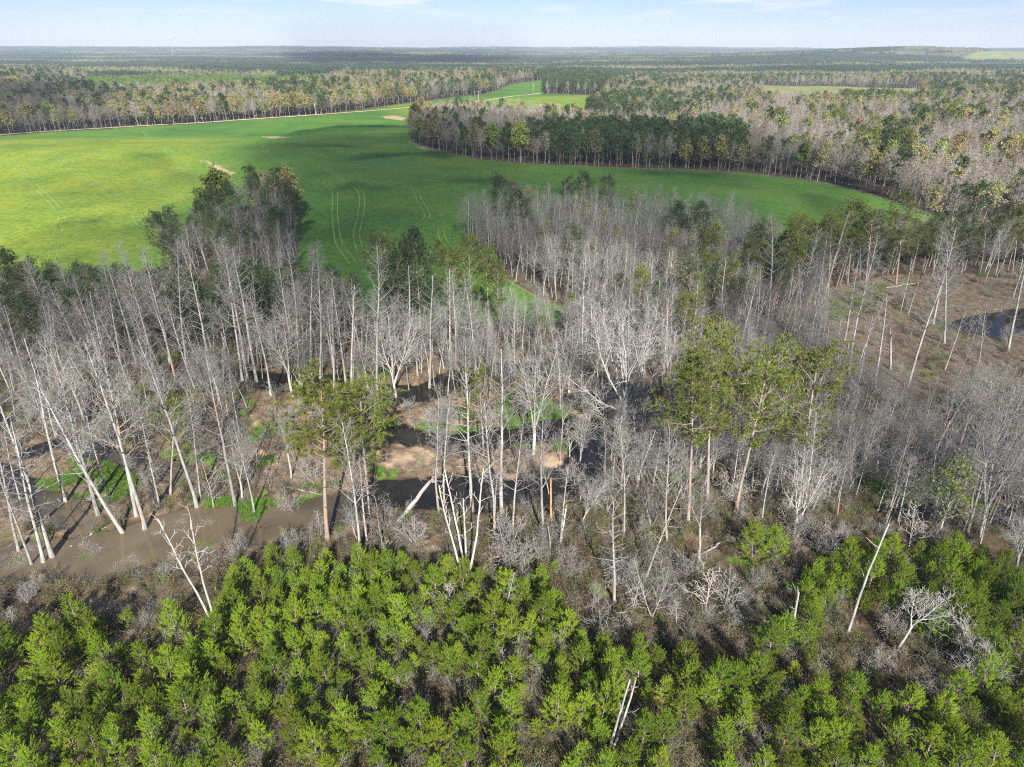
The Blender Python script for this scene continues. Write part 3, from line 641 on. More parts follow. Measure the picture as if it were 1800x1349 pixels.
# ------------------------------------------------------------------ object helpers
def link(name, me, parent=None, kind=None, label=None, cat=None, group=None):
    o = bpy.data.objects.new(name, me); COL.objects.link(o)
    if parent is not None: o.parent = parent
    if kind: o['kind'] = kind
    if label: o['label'] = label
    if cat: o['category'] = cat
    if group: o['group'] = group
    return o

def pose(o, loc, scale, lean=0.0, rz=0.0, lean_y=0.0):
    q = Quaternion((0, 1, 0), lean) @ Quaternion((1, 0, 0), lean_y) @ Quaternion((0, 0, 1), rz)
    o.rotation_mode = 'QUATERNION'; o.rotation_quaternion = q; o.location = loc; o.scale = (scale, scale, scale)

THINGS = []                                     # (object, name, look, ground point, zone) of every tree, for the labels
def add_tree(name, cat, shape, p, h, lean=0.0, rz=None, zone=None, look=None, lean_y=0.0, wide=1.0):
    rz = R.uniform(0, 6.283) if rz is None else rz
    root = bpy.data.objects.new(name, None); COL.objects.link(root); root.empty_display_size = 0.5
    pose(root, tuple(p), h / shape.h, lean, rz, lean_y)
    if wide != 1.0: root.scale = (root.scale[0] * wide, root.scale[1] * wide, root.scale[2])
    for pn, me in shape.parts:
        if len(me.polygons) == 0: continue
        c = bpy.data.objects.new(pn, me); COL.objects.link(c); c.parent = root
    root['category'] = cat
    THINGS.append((root, name, look or shape.look, np.array(p), zone))
    return root

_one = {}
def add_far_tree(name, cat, shape, p, h, zone):
    if id(shape) not in _one: _one[id(shape)] = one_mesh(shape, name)
    o = bpy.data.objects.new(name, _one[id(shape)]); COL.objects.link(o)
    pose(o, tuple(p), h / shape.h, R.uniform(-.03, .03), R.uniform(0, 6.283)); o['category'] = cat
    THINGS.append((o, name, shape.look, np.array(p), zone))

def stand(bx, by, tx, ty):
    """base and top of a standing trunk as pixels -> ground point, height and sideways lean"""
    p = G(bx, by); d = ray(tx, ty); t = p[1] / d[1]
    x, z = d[0] * t, CAM_H + d[2] * t; h = z - p[2]; dx = x - p[0]
    return p, float(np.hypot(h, dx)), float(np.clip(math.atan2(dx, h), -0.5, 0.5))

def scatter(poly, space, rng, keep=None, limit=None):
    P = np.array(poly); x0, y0 = P.min(0); x1, y1 = P.max(0); cell = space; grid = {}; out = []
    n = int((x1 - x0) * (y1 - y0) / space ** 2 * 6)
    X = rng.uniform(x0, x1, n); Y = rng.uniform(y0, y1, n); ok = inside(X, Y, poly)
    if keep is not None: ok &= keep(X, Y)
    for x, y in zip(X[ok], Y[ok]):
        i, j = int(x // cell), int(y // cell); bad = False
        for a in (-1, 0, 1):
            for b in (-1, 0, 1):
                q = grid.get((i + a, j + b))
                if q and (q[0] - x) ** 2 + (q[1] - y) ** 2 < space * space * 0.72: bad = True
        if not bad:
            grid[(i, j)] = (x, y); out.append((x, y))
            if limit and len(out) >= limit: break
    return np.array(out).reshape(-1, 2)

def mass(name, label, meshes, P, rot, scl, idx, mat=None):
    """stuff nobody could count: one object whose points carry instances of a few meshes"""
    pm = bpy.data.meshes.new(name); pm.vertices.add(len(P)); pm.vertices.foreach_set('co', np.asarray(P, np.float32).ravel())
    for an, typ, dat in (('rot', 'FLOAT', rot), ('scl', 'FLOAT', scl), ('idx', 'INT', idx)):
        a = pm.attributes.new(an, typ, 'POINT'); a.data.foreach_set('value', np.asarray(dat, np.int32 if typ == 'INT' else np.float32))
    pm.update()
    o = link(name, pm, kind='stuff', label=label)
    col = bpy.data.collections.new(name + '_models')
    for k, me in enumerate(meshes):
        col.objects.link(bpy.data.objects.new('%s_model_%02d' % (name, k), me))
    g = bpy.data.node_groups.new(name + '_spread', 'GeometryNodeTree')
    g.interface.new_socket('Geometry', in_out='INPUT', socket_type='NodeSocketGeometry'); g.interface.new_socket('Geometry', in_out='OUTPUT', socket_type='NodeSocketGeometry')
    N = g.nodes; Lk = g.links.new
    gi = N.new('NodeGroupInput'); go = N.new('NodeGroupOutput'); ip = N.new('GeometryNodeInstanceOnPoints'); ci = N.new('GeometryNodeCollectionInfo')
    ci.inputs['Collection'].default_value = col; ci.inputs['Separate Children'].default_value = True; ci.inputs['Reset Children'].default_value = True
    def attr(nm, typ):
        a = N.new('GeometryNodeInputNamedAttribute'); a.data_type = typ; a.inputs['Name'].default_value = nm; return a.outputs['Attribute']
    cx = N.new('ShaderNodeCombineXYZ'); Lk(attr('rot', 'FLOAT'), cx.inputs['Z'])
    Lk(gi.outputs[0], ip.inputs['Points']); Lk(ci.outputs[0], ip.inputs['Instance']); ip.inputs['Pick Instance'].default_value = True
    Lk(attr('idx', 'INT'), ip.inputs['Instance Index']); Lk(cx.outputs[0], ip.inputs['Rotation']); Lk(attr('scl', 'FLOAT'), ip.inputs['Scale']); Lk(ip.outputs[0], go.inputs[0])
    md = o.modifiers.new('spread', 'NODES'); md.node_group = g
    return o

def in_any(x, y, polys):
    m = np.zeros(np.shape(x), bool)
    for p in polys: m |= inside(x, y, p)
    return m

# ------------------------------------------------------------------ the land
def build_ground():
    a_in = np.radians(np.linspace(-54, 54, 640)); a_out = np.radians(np.linspace(54, 306, 60))[1:-1]
    ang = np.concatenate([a_in, a_out]); na = len(ang)
    r = [14.0]
    while r[-1] < 11500:
        k = 0.0078 if r[-1] < 230 else (0.0085 if r[-1] < 750 else (0.014 if r[-1] < 2000 else 0.03))
        r.append(r[-1] * (1 + k))
    r = np.array(r); nr = len(r)
    X = (r[:, None] * np.sin(ang)[None]).ravel(); Y = (r[:, None] * np.cos(ang)[None]).ravel()
    Z = hgt(X, Y)
    V = np.stack([X, Y, Z], 1); V = np.concatenate([V, [[0, 0, float(hgt(0, 0))]]])
    i = np.arange(nr - 1)[:, None] * na; j = np.arange(na)[None]; j2 = (j + 1) % na
    q = np.stack([i + j, i + na + j, i + na + j2, i + j2], -1).reshape(-1, 4)[:, ::-1]
    t = np.stack([np.full(na, len(V) - 1), np.arange(na), (np.arange(na) + 1) % na], 1)[:, ::-1]
    mb = MB(); mb.v = [V]; mb.q = [q]; mb.t = [t]; mb.n = len(V)
    me = mb.mesh('ground', M['ground'])
    x, y, z = V[:, 0], V[:, 1], V[:, 2]
    jx = x + 1.5 * fbm(x / 7, y / 7, 31, 3); jy = y + 1.5 * fbm(x / 7, y / 7, 37, 3)
    field = in_any(x, y, [FIELD] + GLADES).astype(float)
    pasture = in_any(x, y, [RIGHT_FIELD, GLADES[3]]).astype(float)
    far = (y > 1350) & (fbm(x / 420, y / 260, 71, 2) > 0.52)
    pasture = np.maximum(pasture, far * 0.8); field = np.maximum(field * (1 - pasture), 0)
    swamp = ss(60, 72, y + 5 * fbm(x / 12, y / 12, 41, 3)) * np.maximum(ss(140, 124, y + 7 * fbm(x / 14, y / 14, 43, 3)), inside(jx, jy, MARSH)) * (np.abs(x) < 400)
    swamp = swamp * (0.55 + 0.45 * ss(-0.25, 0.2, fbm(x / 7, y / 7, 47, 4))) * (1 - field)
    moss = np.zeros(len(x))
    for p in MOSSY: moss = np.maximum(moss, inside(jx, jy, p))
    moss = .85 * moss * ss(-0.12, 0.35, fbm(x / 2.6, y / 2.6, 51, 4) + .35 * fbm(x / .9, y / .9, 55, 2)) + ss(0.28, 0.42, fbm(x / 5, y / 5, 53, 4)) * 0.9
    moss = moss * (swamp > 0.1) * ss(-0.6, -0.3, z)
    moss = np.maximum(moss, 0.22 * ss(0.25, 0.6, fbm(x / 5, y / 5, 57, 4)) * (y < 75) * (y > 30))
    wet = ss(-0.12, -0.34, z) * (np.hypot(x, y) < 320) * (y > 40)
    sand = np.zeros(len(x))
    for p in SANDY: sand = np.maximum(sand, inside(jx, jy, p))
    sand = .85 * sand * ss(-0.12, 0.4, fbm(x / 3.5, y / 3.5, 61, 4) + .4 * fbm(x / 1.1, y / 1.1, 65, 2)) * (1 - wet) * (1 - moss)
    sand = np.maximum(sand, .22 * inside(jx, jy, MARSH) * ss(-.3, .25, fbm(x / 4, y / 4, 67, 4)) * (1 - wet) * (1 - moss))
    for p in ([(356, 282), (368, 285), (395, 297), (414, 304), (408, 309), (380, 297)], [(458, 240), (512, 241), (482, 244.5)], [(672, 205), (690, 203), (716, 208), (706, 212), (680, 209)], [(942, 184), (986, 182), (982, 188), (950, 187)], [(722, 250), (745, 257), (770, 266), (740, 262)]):
        sand = np.maximum(sand, 0.8 * inside(x + 1.2 * noise(x / 2.5, y / 2.5, 63), y + 1.2 * noise(x / 2.5, y / 2.5, 64), WP(p)))
    ripe = np.zeros(len(x)); nzy = 22 * fbm(x / 45, y / 45, 73, 4)
    for p in ([(-500, 252), (250, 240), (420, 240), (395, 330), (330, 400), (280, 480), (-500, 600)], [(660, 184), (1070, 165), (1070, 215), (760, 214), (690, 200)]):
        w_ = WP(p); d_ = seg_dist(x, y, w_ + [w_[0]]); ripe = np.maximum(ripe, ss(-18, 45, np.where(inside(x, y, w_), d_, -d_) + nzy))
    for nm, ch in (('zone_a', (field, swamp, moss)), ('zone_b', (wet, sand, pasture)), ('zone_c', (ripe, ripe, ripe))):
        ca = me.color_attributes.new(nm, 'FLOAT_COLOR', 'POINT'); d = np.ones((len(x), 4), np.float32)
        for k in range(3): d[:, k] = np.clip(ch[k], 0, 1)
        ca.data.foreach_set('color', d.ravel())
    link('ground', me, kind='structure', label='rolling ground with green field, swamp floor and leaf litter')
build_ground()

wm = MB(); wx = 260.0
wm.quads(*[np.array([p], float) for p in ((-wx, 46, WATER_Z), (wx, 46, WATER_Z), (wx, 182, WATER_Z), (-wx, 182, WATER_Z))])
link('water', wm.mesh('water', M['water'], False), kind='structure', label='muddy pool and dark creek water winding through the swamp')

def ribbon(name, px, width, lift, mat, label, pair=0.0, step=3.0):
    P = np.array([G(*p)[:2] for p in px]); s = np.concatenate([[0], np.cumsum(np.hypot(*np.diff(P, axis=0).T))])
    n = max(4, int(s[-1] / step)); u = np.linspace(0, s[-1], n); C = np.stack([np.interp(u, s, P[:, 0]), np.interp(u, s, P[:, 1])], 1)
    for _ in range(6): C[1:-1] = (C[:-2] + 2 * C[1:-1] + C[2:]) / 4
    T = np.gradient(C, axis=0); T /= np.linalg.norm(T, axis=1, keepdims=True); Nn = np.stack([-T[:, 1], T[:, 0]], 1)
    mb = MB()
    for off in ((0.0,) if not pair else (-pair / 2, pair / 2)):
        w = width * (0.85 + 0.3 * np.random.default_rng(3).random(n)); A = C + Nn * (off - w / 2)[:, None]; B = C + Nn * (off + w / 2)[:, None]
        za = hgt(A[:, 0], A[:, 1]) + lift; zb = hgt(B[:, 0], B[:, 1]) + lift
        A = np.column_stack([A, za]); B = np.column_stack([B, zb]); mb.quads(A[:-1], B[:-1], B[1:], A[1:])
    return link(name, mb.mesh(name, mat), kind='structure', label=label)

ribbon('road', ROAD_PX, 5.5, 0.25, M['road'], 'pale dirt road along the far edge of the field', step=6)
TRACKS = [[(14, 280), (60, 325), (100, 365), (112, 385), (102, 410), (95, 440), (88, 468)], [(75, 258), (115, 290), (160, 320), (215, 352), (235, 375), (248, 397)], [(150, 256), (200, 285), (250, 318), (300, 340), (336, 347)],
          [(575, 296), (600, 315), (630, 330), (638, 350), (632, 390), (625, 412), (634, 445)], [(572, 320), (590, 340), (588, 380), (595, 430), (620, 462)], [(730, 332), (738, 355), (755, 380), (750, 390), (733, 396)],
          [(777, 398), (772, 415), (790, 435), (804, 450)], [(462, 250), (468, 268), (490, 282), (520, 300)], [(870, 482), (920, 502), (962, 532)], [(252, 230), (290, 262), (330, 300), (352, 314)], [(535, 252), (545, 265), (575, 280), (600, 282)]]
for tr_ in TRACKS: ribbon('path', tr_, 0.42, 0.06, M['track'], 'pair of pale wheel tracks worn in the green field', pair=2.1)

# ------------------------------------------------------------------ model library
print('models')
FAN = [dead_fan(s, 20, 'dead', 1.0) for s in (11, 12, 13, 14, 15, 16)]
POLE = [dead_pole(s, 19) for s in (21, 22, 23, 24)]
FORK = [dead_fork(31, 16, 'white', 3, .3), dead_fork(32, 15, 'dead', 2, .42, .25), dead_fork(33, 16, 'white', 4, .22, .3), dead_fork(34, 14, 'dead', 3, .12, .36), dead_fork(35, 17, 'dead', 2, .5, .3)]
SNAG = [snag(s, 8, m) for s, m in ((41, 'dead'), (42, 'white'), (43, 'dead'))]
SAP = [sapling(s, 5, m) for s, m in ((51, 'twig'), (52, 'dead'), (53, 'white'), (54, 'twig'))] + [sapling(s, 4, m, 6) for s, m in ((55, 'dead'), (56, 'twig'))]
HARD = [hardwood(s, 17) for s in (61, 62, 63, 64, 65)]
BUD = [hardwood(71, 15, 'bud', 3, .16), hardwood(72, 15, 'bud_green', 4, .17), hardwood(73, 15, 'bud_rust', 3, .16)]
PINE = [tall_pine(81, 21, 'pine', .52, rad=.165, dens=.85), tall_pine(82, 21, 'pine', .6, rad=.155, dens=.8), tall_pine(83, 20, 'pine', .48, rad=.18, dens=.85), tall_pine(84, 19, 'pine_dark', .3, dens=1.2), tall_pine(85, 18, 'pine_dark', .36, dens=1.2), tall_pine(86, 17, 'pine_dark', .2, dens=1.3, rad=.22)]
THIN_PINE = [tall_pine(87, 20, 'pine', .45, dens=.62), tall_pine(88, 20, 'pine', .4, dens=.45)]
YPINE = [young_pine(s) for s in range(91, 99)]
HARD_LO = [hardwood(s, 17, lod=1) for s in (101, 102, 103, 104)]
BUD_LO = [hardwood(111, 15, 'bud', 4, .42, 1), hardwood(112, 15, 'bud_green', 5, .42, 1), hardwood(113, 15, 'bud_rust', 3, .36, 1), hardwood(114, 15, 'bud', 2, .36, 1)]
PINE_LO = [tall_pine(121, 19, 'pine_dark', .3, 1), tall_pine(122, 20, 'pine_dark', .42, 1), tall_pine(123, 19, 'pine', .4, 1), tall_pine(124, 18, 'pine_dark', .22, 1, rad=.22)]
PLANT_LO = [tall_pine(131, 9, 'plant', .1, 1, dens=.8, rad=.24), tall_pine(132, 9, 'plant', .1, 1, dens=.8, rad=.22)]

# ------------------------------------------------------------------ trees placed one by one from the photograph
print('trees')
def dead(kind, bx, by, tx, ty, zone=None, wide=1.0, pick=None):
    p, h, ln = stand(bx, by, tx, ty)
    lib = {'fan': FAN, 'pole': POLE, 'fork': FORK, 'snag': SNAG, 'sap': SAP}[kind]
    sh = lib[pick] if pick is not None else R.choice(lib)
    nm, cat = {'snag': ('snag', 'dead tree'), 'sap': ('sapling', 'sapling')}.get(kind, ('dead_tree', 'dead tree'))
    p[2] = max(p[2], WATER_Z - 0.45)
    return add_tree(nm, cat, sh, p, h, ln, zone=zone, wide=wide * {'pole': 1.1}.get(kind, 1.0))

LISTED = [
    ('pole', 34, 972, -18, 765), ('pole', 57, 995, 3, 824), ('pole', 78, 993, 8, 740), ('pole', 95, 985, 5, 675), ('fan', 116, 886, 25, 605), ('fan', 173, 906, 72, 600), ('pole', 218, 940, 58, 690),
    ('fan', 240, 907, 172, 600), ('fan', 256, 935, 185, 610), ('pole', 281, 892, 240, 740), ('snag', 272, 893, 266, 845), ('pole', 183, 855, 148, 690), ('fan', 346, 890, 272, 600), ('fan', 353, 880, 330, 712),
    ('sap', 376, 893, 358, 800), ('fan', 414, 890, 366, 612), ('fan', 447, 900, 416, 735), ('fork', 512, 841, 506, 726), ('sap', 506, 901, 500, 862), ('snag', 452, 815, 450, 788),
    ('fan', 637, 997, 610, 755), ('pole', 645, 958, 632, 800), ('sap', 672, 967, 660, 850), ('fan', 772, 907, 757, 690), ('fan', 783, 905, 764, 690), ('fan', 870, 957, 850, 690), ('pole', 883, 912, 875, 620),
    ('fan', 901, 948, 896, 740), ('pole', 830, 902, 822, 650), ('sap', 890, 997, 903, 912), ('fan', 957, 957, 962, 695), ('pole', 985, 965, 990, 820), ('snag', 968, 972, 967, 926), ('snag', 985, 962, 993, 893),
    ('fork', 1020, 922, 1065, 828), ('fork', 1067, 907, 1086, 795), ('fan', 1097, 944, 1106, 755), ('pole', 1080, 1060, 1081, 872), ('pole', 1134, 1022, 1188, 852), ('fan', 1173, 962, 1172, 755),
    ('pole', 1362, 877, 1374, 770), ('fan', 1374, 850, 1396, 715), ('fan', 1402, 944, 1457, 735), ('fan', 1471, 917, 1475, 795), ('fork', 1228, 997, 1241, 850), ('fan', 1555, 922, 1600, 740), ('pole', 1575, 930, 1600, 800),
    ('sap', 1598, 960, 1601, 884), ('fan', 1700, 945, 1740, 720), ('fan', 1713, 988, 1758, 845), ('fork', 1722, 950, 1770, 710), ('fork', 1785, 1003, 1810, 880), ('snag', 1391, 1114, 1402, 1036),
    ('pole', 885, 1092, 899, 1003), ('sap', 1065, 1132, 1062, 1038), ('sap', 1113, 1082, 1112, 1015), ('fork', 1145, 1092, 1152, 978), ('sap', 792, 1082, 792, 1012), ('sap', 1240, 1080, 1254, 985), ('sap', 1270, 1086, 1275, 996),
    ('pole', 452, 676, 420, 440), ('fan', 437, 674, 405, 428), ('fan', 427, 673, 385, 428), ('fan', 523, 670, 497, 455), ('pole', 533, 667, 512, 448), ('fan', 548, 665, 530, 432), ('fan', 563, 669, 552, 436), ('fan', 588, 680, 574, 480),
    ('pole', 372, 657, 342, 464), ('fan', 330, 652, 285, 428), ('fan', 300, 645, 255, 432), ('fan', 270, 652, 235, 432), ('fan', 240, 645, 205, 446), ('fan', 215, 652, 178, 462), ('fan', 180, 645, 138, 482), ('fan', 150, 648, 100, 496),
    ('fork', 515, 697, 472, 540), ('pole', 755, 685, 752, 482), ('fork', 697, 705, 690, 548), ('fan', 662, 702, 655, 438), ('pole', 618, 690, 612, 500), ('pole', 720, 640, 720, 470), ('fan', 800, 650, 798, 480), ('fan', 835, 660, 832, 490),
    ('pole', 790, 640, 787, 470), ('pole', 1022, 682, 1030, 522), ('pole', 1163, 682, 1183, 525), ('fork', 938, 799, 950, 598), ('fan', 1175, 640, 1195, 510), ('fan', 985, 720, 990, 600), ('fork', 1000, 690, 1000, 560),
    ('pole', 1475, 642, 1523, 440), ('fan', 1490, 660, 1546, 425), ('pole', 1535, 692, 1568, 520), ('fan', 1595, 682, 1655, 440), ('fan', 1660, 605, 1692, 405), ('pole', 1720, 642, 1731, 530), ('pole', 1772, 618, 1800, 430), ('pole', 1640, 570, 1672, 400),
    ('pole', 1500, 700, 1535, 560), ('snag', 1565, 650, 1567, 580), ('fan', 1425, 600, 1465, 420), ('fan', 1395, 590, 1430, 400), ('fan', 1350, 560, 1370, 380), ('pole', 1450, 520, 1487, 370), ('fork', 1640, 800, 1700, 640), ('fork', 1540, 830, 1580, 700),
    ('fork', 1745, 790, 1790, 640), ('fan', 1290, 650, 1315, 490), ('pole', 1325, 640, 1345, 470), ('pole', 1262, 600, 1275, 450), ('fork', 1430, 690, 1445, 560), ('fan', 1600, 470, 1630, 370), ('fan', 1690, 480, 1715, 380), ('fan', 1730, 500, 1768, 385)]
for rec in LISTED: dead(*rec)

# the trees that stand out: built for their own place
def special(shape, name, cat, bx, by, tx, ty, label, rz=0.0):
    p, h, ln = stand(bx, by, tx, ty); o = add_tree(name, cat, shape, p, h, ln, rz=rz); THINGS.pop(); o['label'] = label; return o
special(dead_spread(201), 'dead_tree', 'dead tree', 1098, 788, 1078, 545, 'big bleached white tree with wide spreading limbs behind the creek bend')
special(multi_stem(202, 13, mat='white'), 'dead_tree', 'dead tree', 818, 1018, 815, 815, 'cluster of bleached bare stems fanning from one foot at the edge of young pines')
special(multi_stem(203, 12, ((-0.30, 0.05), (-0.06, 0.0)), 'white', 12, .115), 'dead_tree', 'dead tree', 384, 1102, 345, 900, 'white twin-stemmed bare tree standing in front of the muddy pool')
special(multi_stem(204, 9, ((0.10, 0.0), (0.24, 0.05)), 'dead', 2, .11), 'snag', 'dead tree', 1066, 1326, 1085, 1165, 'pair of broken grey snags rising out of the nearest young pines')
special(snag(205, 12, 'dead', .105, 3), 'snag', 'dead tree', 1487, 1122, 1553, 936, 'long leaning splintered snag with one side branch among young pines')
special(dead_fork(206, 9, 'white', 3, .45, .35, .7), 'dead_tree', 'dead tree', 1573, 1147, 1640, 1030, 'small leaning white tree with twiggy top among the young pines')
special(dead_fork(207, 6, 'white', 5, .15, .7, .7), 'dead_tree', 'dead tree', 1718, 1182, 1700, 1112, 'little white dead tree with splayed bare limbs among dark young pines')
special(snag(208, 9, 'orange', .17, 0), 'snag', 'dead tree', 970, 927, 973, 846, 'orange snag stripped of its bark beside the dark creek')
special(hardwood(209, 10, 'bud_green', 2, .13), 'budding_tree', 'tree', 1645, 962, 1690, 790, 'white-limbed tree with sparse pale green leaves by the dark flooded wood')

def pine(bx, by, tx, ty, lib=None, pick=None, zone=None, wide=1.0):
    p, h, ln = stand(bx, by, tx, ty); sh = lib[pick] if pick is not None else R.choice(lib or PINE[:3])
    return add_tree('tall_pine', 'pine tree', sh, p, h, ln, zone=zone, wide=wide)
for a in ((576, 954, 550, 688, PINE, 0, None, 1.35), (650, 905, 630, 690, PINE, 2, None, 1.3), (1208, 926, 1222, 640, PINE, 1), (1243, 887, 1264, 605, PINE, 2), (1293, 902, 1332, 618, PINE, 0), (1402, 902, 1446, 622, THIN_PINE, 0), (1376, 850, 1402, 650, THIN_PINE, 1),
          (850, 800, 848, 655, THIN_PINE, 1), (300, 870, 300, 700, THIN_PINE, 1), (1213, 657, 1224, 520, THIN_PINE, 0), (1090, 572, 1092, 487, PINE, 3), (1155, 580, 1158, 500, PINE, 5), (1212, 585, 1212, 458, PINE, 3), (1060, 575, 1058, 520, PINE, 5), (1240, 530, 1242, 405, PINE, 0),
          (672, 590, 668, 416, PINE, 1), (738, 592, 730, 414, PINE, 4), (790, 590, 785, 440, PINE, 0), (832, 590, 828, 428, PINE, 2), (858, 580, 856, 440, PINE, 1), (700, 600, 696, 450, PINE, 3), (880, 590, 876, 470, PINE, 2),
          (1230, 470, 1236, 362, PINE, 4), (1188, 460, 1192, 362, PINE, 4), (1405, 530, 1413, 382, PINE, 0), (1490, 500, 1503, 356, PINE, 1), (1520, 510, 1540, 374, PINE, 0), (1575, 500, 1592, 352, PINE, 2), (1455, 520, 1462, 380, PINE, 1), (1640, 480, 1655, 384, PINE, 3), (1690, 470, 1702, 376, PINE, 5), (1740, 470, 1752, 372, PINE, 3), (1780, 480, 1795, 366, PINE, 1),
          (1330, 500, 1340, 400, PINE, 4), (20, 600, 5, 450, PINE, 4), (60, 600, 42, 468, PINE, 3), (180, 590, 165, 478, PINE, 5), (300, 480, 288, 416, PINE, 5), (318, 470, 303, 398, PINE, 3), (362, 430, 352, 342, PINE, 3), (378, 428, 370, 334, PINE, 4), (402, 420, 397, 330, PINE, 3), (452, 400, 447, 309, PINE, 4), (488, 395, 485, 312, PINE, 3), (506, 400, 504, 328, PINE, 4), (518, 420, 518, 345, PINE, 5), (340, 460, 332, 385, PINE, 4)):
    pine(*a)

# ------------------------------------------------------------------ more dead trees, thicket by thicket
FILL = [(((-140, 600), (640, 612), (640, 700), (0, 725), (-180, 800)), 34, (('fan', .75), ('pole', .25)), (16, 22)),
        (((-140, 720), (430, 690), (450, 880), (300, 890), (0, 890), (-220, 900)), 20, (('fan', .6), ('fork', .4)), (10, 17)),
        (((640, 600), (1290, 570), (1290, 700), (640, 720)), 38, (('fan', .5), ('fork', .5)), (8, 14)),
        (((600, 780), (1200, 780), (1200, 950), (600, 960)), 10, (('fork', .6), ('fan', .4)), (7, 13)),
        (((1200, 770), (1900, 780), (1900, 960), (1300, 950)), 26, (('fork', .55), ('fan', .45)), (8, 14)),
        (((1300, 520), (1900, 520), (1900, 740), (1400, 740)), 14, (('pole', .7), ('fan', .3)), (9, 16)),
        (((1230, 450), (1800, 430), (1900, 500), (1500, 500), (1320, 560), (1240, 570)), 32, (('fan', .9), ('pole', .1)), (11, 17))]
for poly, n, kinds, (h0, h1) in FILL:
    W_ = WP(poly); pts = scatter(W_, 2.6, RNG); RNG.shuffle(pts)
    for x, y in pts[:n]:
        k = RNG.choice([a for a, b in kinds], p=[b for a, b in kinds]); lib = {'fan': FAN, 'pole': POLE, 'fork': FORK}[k]
        add_tree('dead_tree', 'dead tree', R.choice(lib), (x, y, float(hgt(x, y))), R.uniform(h0, h1), R.gauss(0, .05), lean_y=R.gauss(0, .04))
# saplings over the brushy slope and in the thickets
SAPZ = [(((560, 930), (1250, 930), (1400, 1000), (1380, 1100), (1000, 1110), (820, 1000), (560, 980)), 46, (2.2, 5)), (((1250, 880), (1850, 920), (1850, 990), (1480, 960), (1350, 1010)), 22, (2.5, 6)), (((640, 680), (1250, 640), (1250, 900), (640, 880)), 42, (3, 8)),
        (((0, 700), (600, 690), (600, 880), (100, 880)), 34, (3, 7)), (((1200, 600), (1850, 560), (1850, 850), (1250, 850)), 44, (3, 7)), (((300, 1000), (560, 930), (600, 1000), (400, 1060)), 12, (1.8, 4)), (((-60, 1040), (300, 1040), (260, 1110), (0, 1140)), 12, (1.6, 3.4)), (((700, 1120), (1000, 1120), (900, 1330), (720, 1330)), 18, (2, 3.6)), (((1440, 1040), (1760, 1100), (1700, 1260), (1480, 1180)), 16, (1.8, 4))]
for poly, n, (h0, h1) in SAPZ:
    pts = scatter(WP(poly), 1.3, RNG); RNG.shuffle(pts)
    for x, y in pts[:n]: add_tree('sapling', 'sapling', R.choice(SAP), (x, y, float(hgt(x, y))), R.uniform(h0, h1), R.gauss(0, .06), lean_y=R.gauss(0, .05))

# ------------------------------------------------------------------ the young pine plantation in front
def not_gap(X, Y): return ~in_any(X, Y, GAPS)
yp = scatter(YOUNG, 2.25, RNG, not_gap)
u_, v_ = project(yp[:, 0], yp[:, 1], hgt(yp[:, 0], yp[:, 1]) + 4); yp = yp[(u_ > -70) & (u_ < 1870) & (v_ < 1372)]
print('young', len(yp)); yp = yp[np.argsort(yp[:, 1])]; yp_far = yp[292:]; yp = yp[:292]
for x, y in yp: add_tree('young_pine', 'young pine', R.choice(YPINE), (x, y, float(hgt(x, y))), R.choice((R.uniform(2.5, 3.6), R.uniform(3.4, 4.8), R.uniform(3.8, 5.4))), R.gauss(0, .03), lean_y=R.gauss(0, .03), wide=R.uniform(.95, 1.22))
if len(yp_far):
    n_ = len(yp_far); mass('young_pine_stand', 'far rows of the young pine plantation by the swamp edge', [one_mesh(q, 'young_pine') for q in YPINE], np.column_stack([yp_far, hgt(yp_far[:, 0], yp_far[:, 1])]), RNG.uniform(0, 6.28, n_), RNG.uniform(.62, 1.02, n_), RNG.integers(0, 8, n_))
for bx, by, tx, ty in ((1322, 985, 1325, 925), (1366, 985, 1364, 930), (975, 1010, 978, 990), (782, 1005, 782, 978), (930, 1000, 932, 980), (165, 1135, 152, 1085), (225, 1105, 222, 1075)):
    p, h, ln = stand(bx, by, tx, ty); add_tree('young_pine', 'young pine', R.choice(YPINE), p, max(h, 2.2), ln, wide=1.1)

# ------------------------------------------------------------------ woods: the largest 300 or so of a kind as trees, the rest as masses
REAR = WP([(-400, 650), (-400, 590), (0, 508), (150, 496), (290, 480), (340, 495), (450, 508), (530, 514), (650, 560), (760, 582), (960, 580), (1015, 557), (1150, 566), (1280, 552), (1330, 488), (1305, 434), (1450, 424), (1600, 410), (1660, 394), (1800, 398), (2200, 430), (2200, 500), (1700, 482), (1560, 484), (1480, 500), (1330, 560), (1280, 606), (1000, 625), (640, 600), (400, 620), (0, 660)])
tree_pts = []       # x, y, species, height, zone
def spec(mix): return RNG.choice(list(mix), p=np.array(list(mix.values())) / sum(mix.values()))
for x, y in scatter(GROVE, 3.7, RNG): tree_pts.append((x, y, spec({'hard': .93, 'pine_dark': .02, 'bud': .05}), R.uniform(12, 18), 'grove'))
for x, y in scatter(COPSE, 4.6, RNG): tree_pts.append((x, y, spec({'hard': .86, 'pine_dark': .14}), R.uniform(11, 16), 'copse'))
for x, y in scatter(REAR, 4.0, RNG):
    pxx = project(x, y, 0)[0]
    mix = {'hard': .68, 'pine_dark': .32} if pxx < 640 else ({'hard': .9, 'pine': .1} if pxx < 1240 else {'hard': .55, 'pine': .3, 'pine_dark': .15})
    if 640 < pxx < 1020: h = R.uniform(7, 11)
    else: h = R.uniform(12, 17)
    if pxx > 1200:
        while h > 5 and project(x, y, 3 + h)[1] < 372 + R.uniform(0, 30): h -= .7
    elif pxx < 640:
        while h > 5 and project(x, y, 3 + h)[1] < 440 + R.uniform(0, 40): h -= .7
    tree_pts.append((x, y, spec(mix), h, 'rear'))
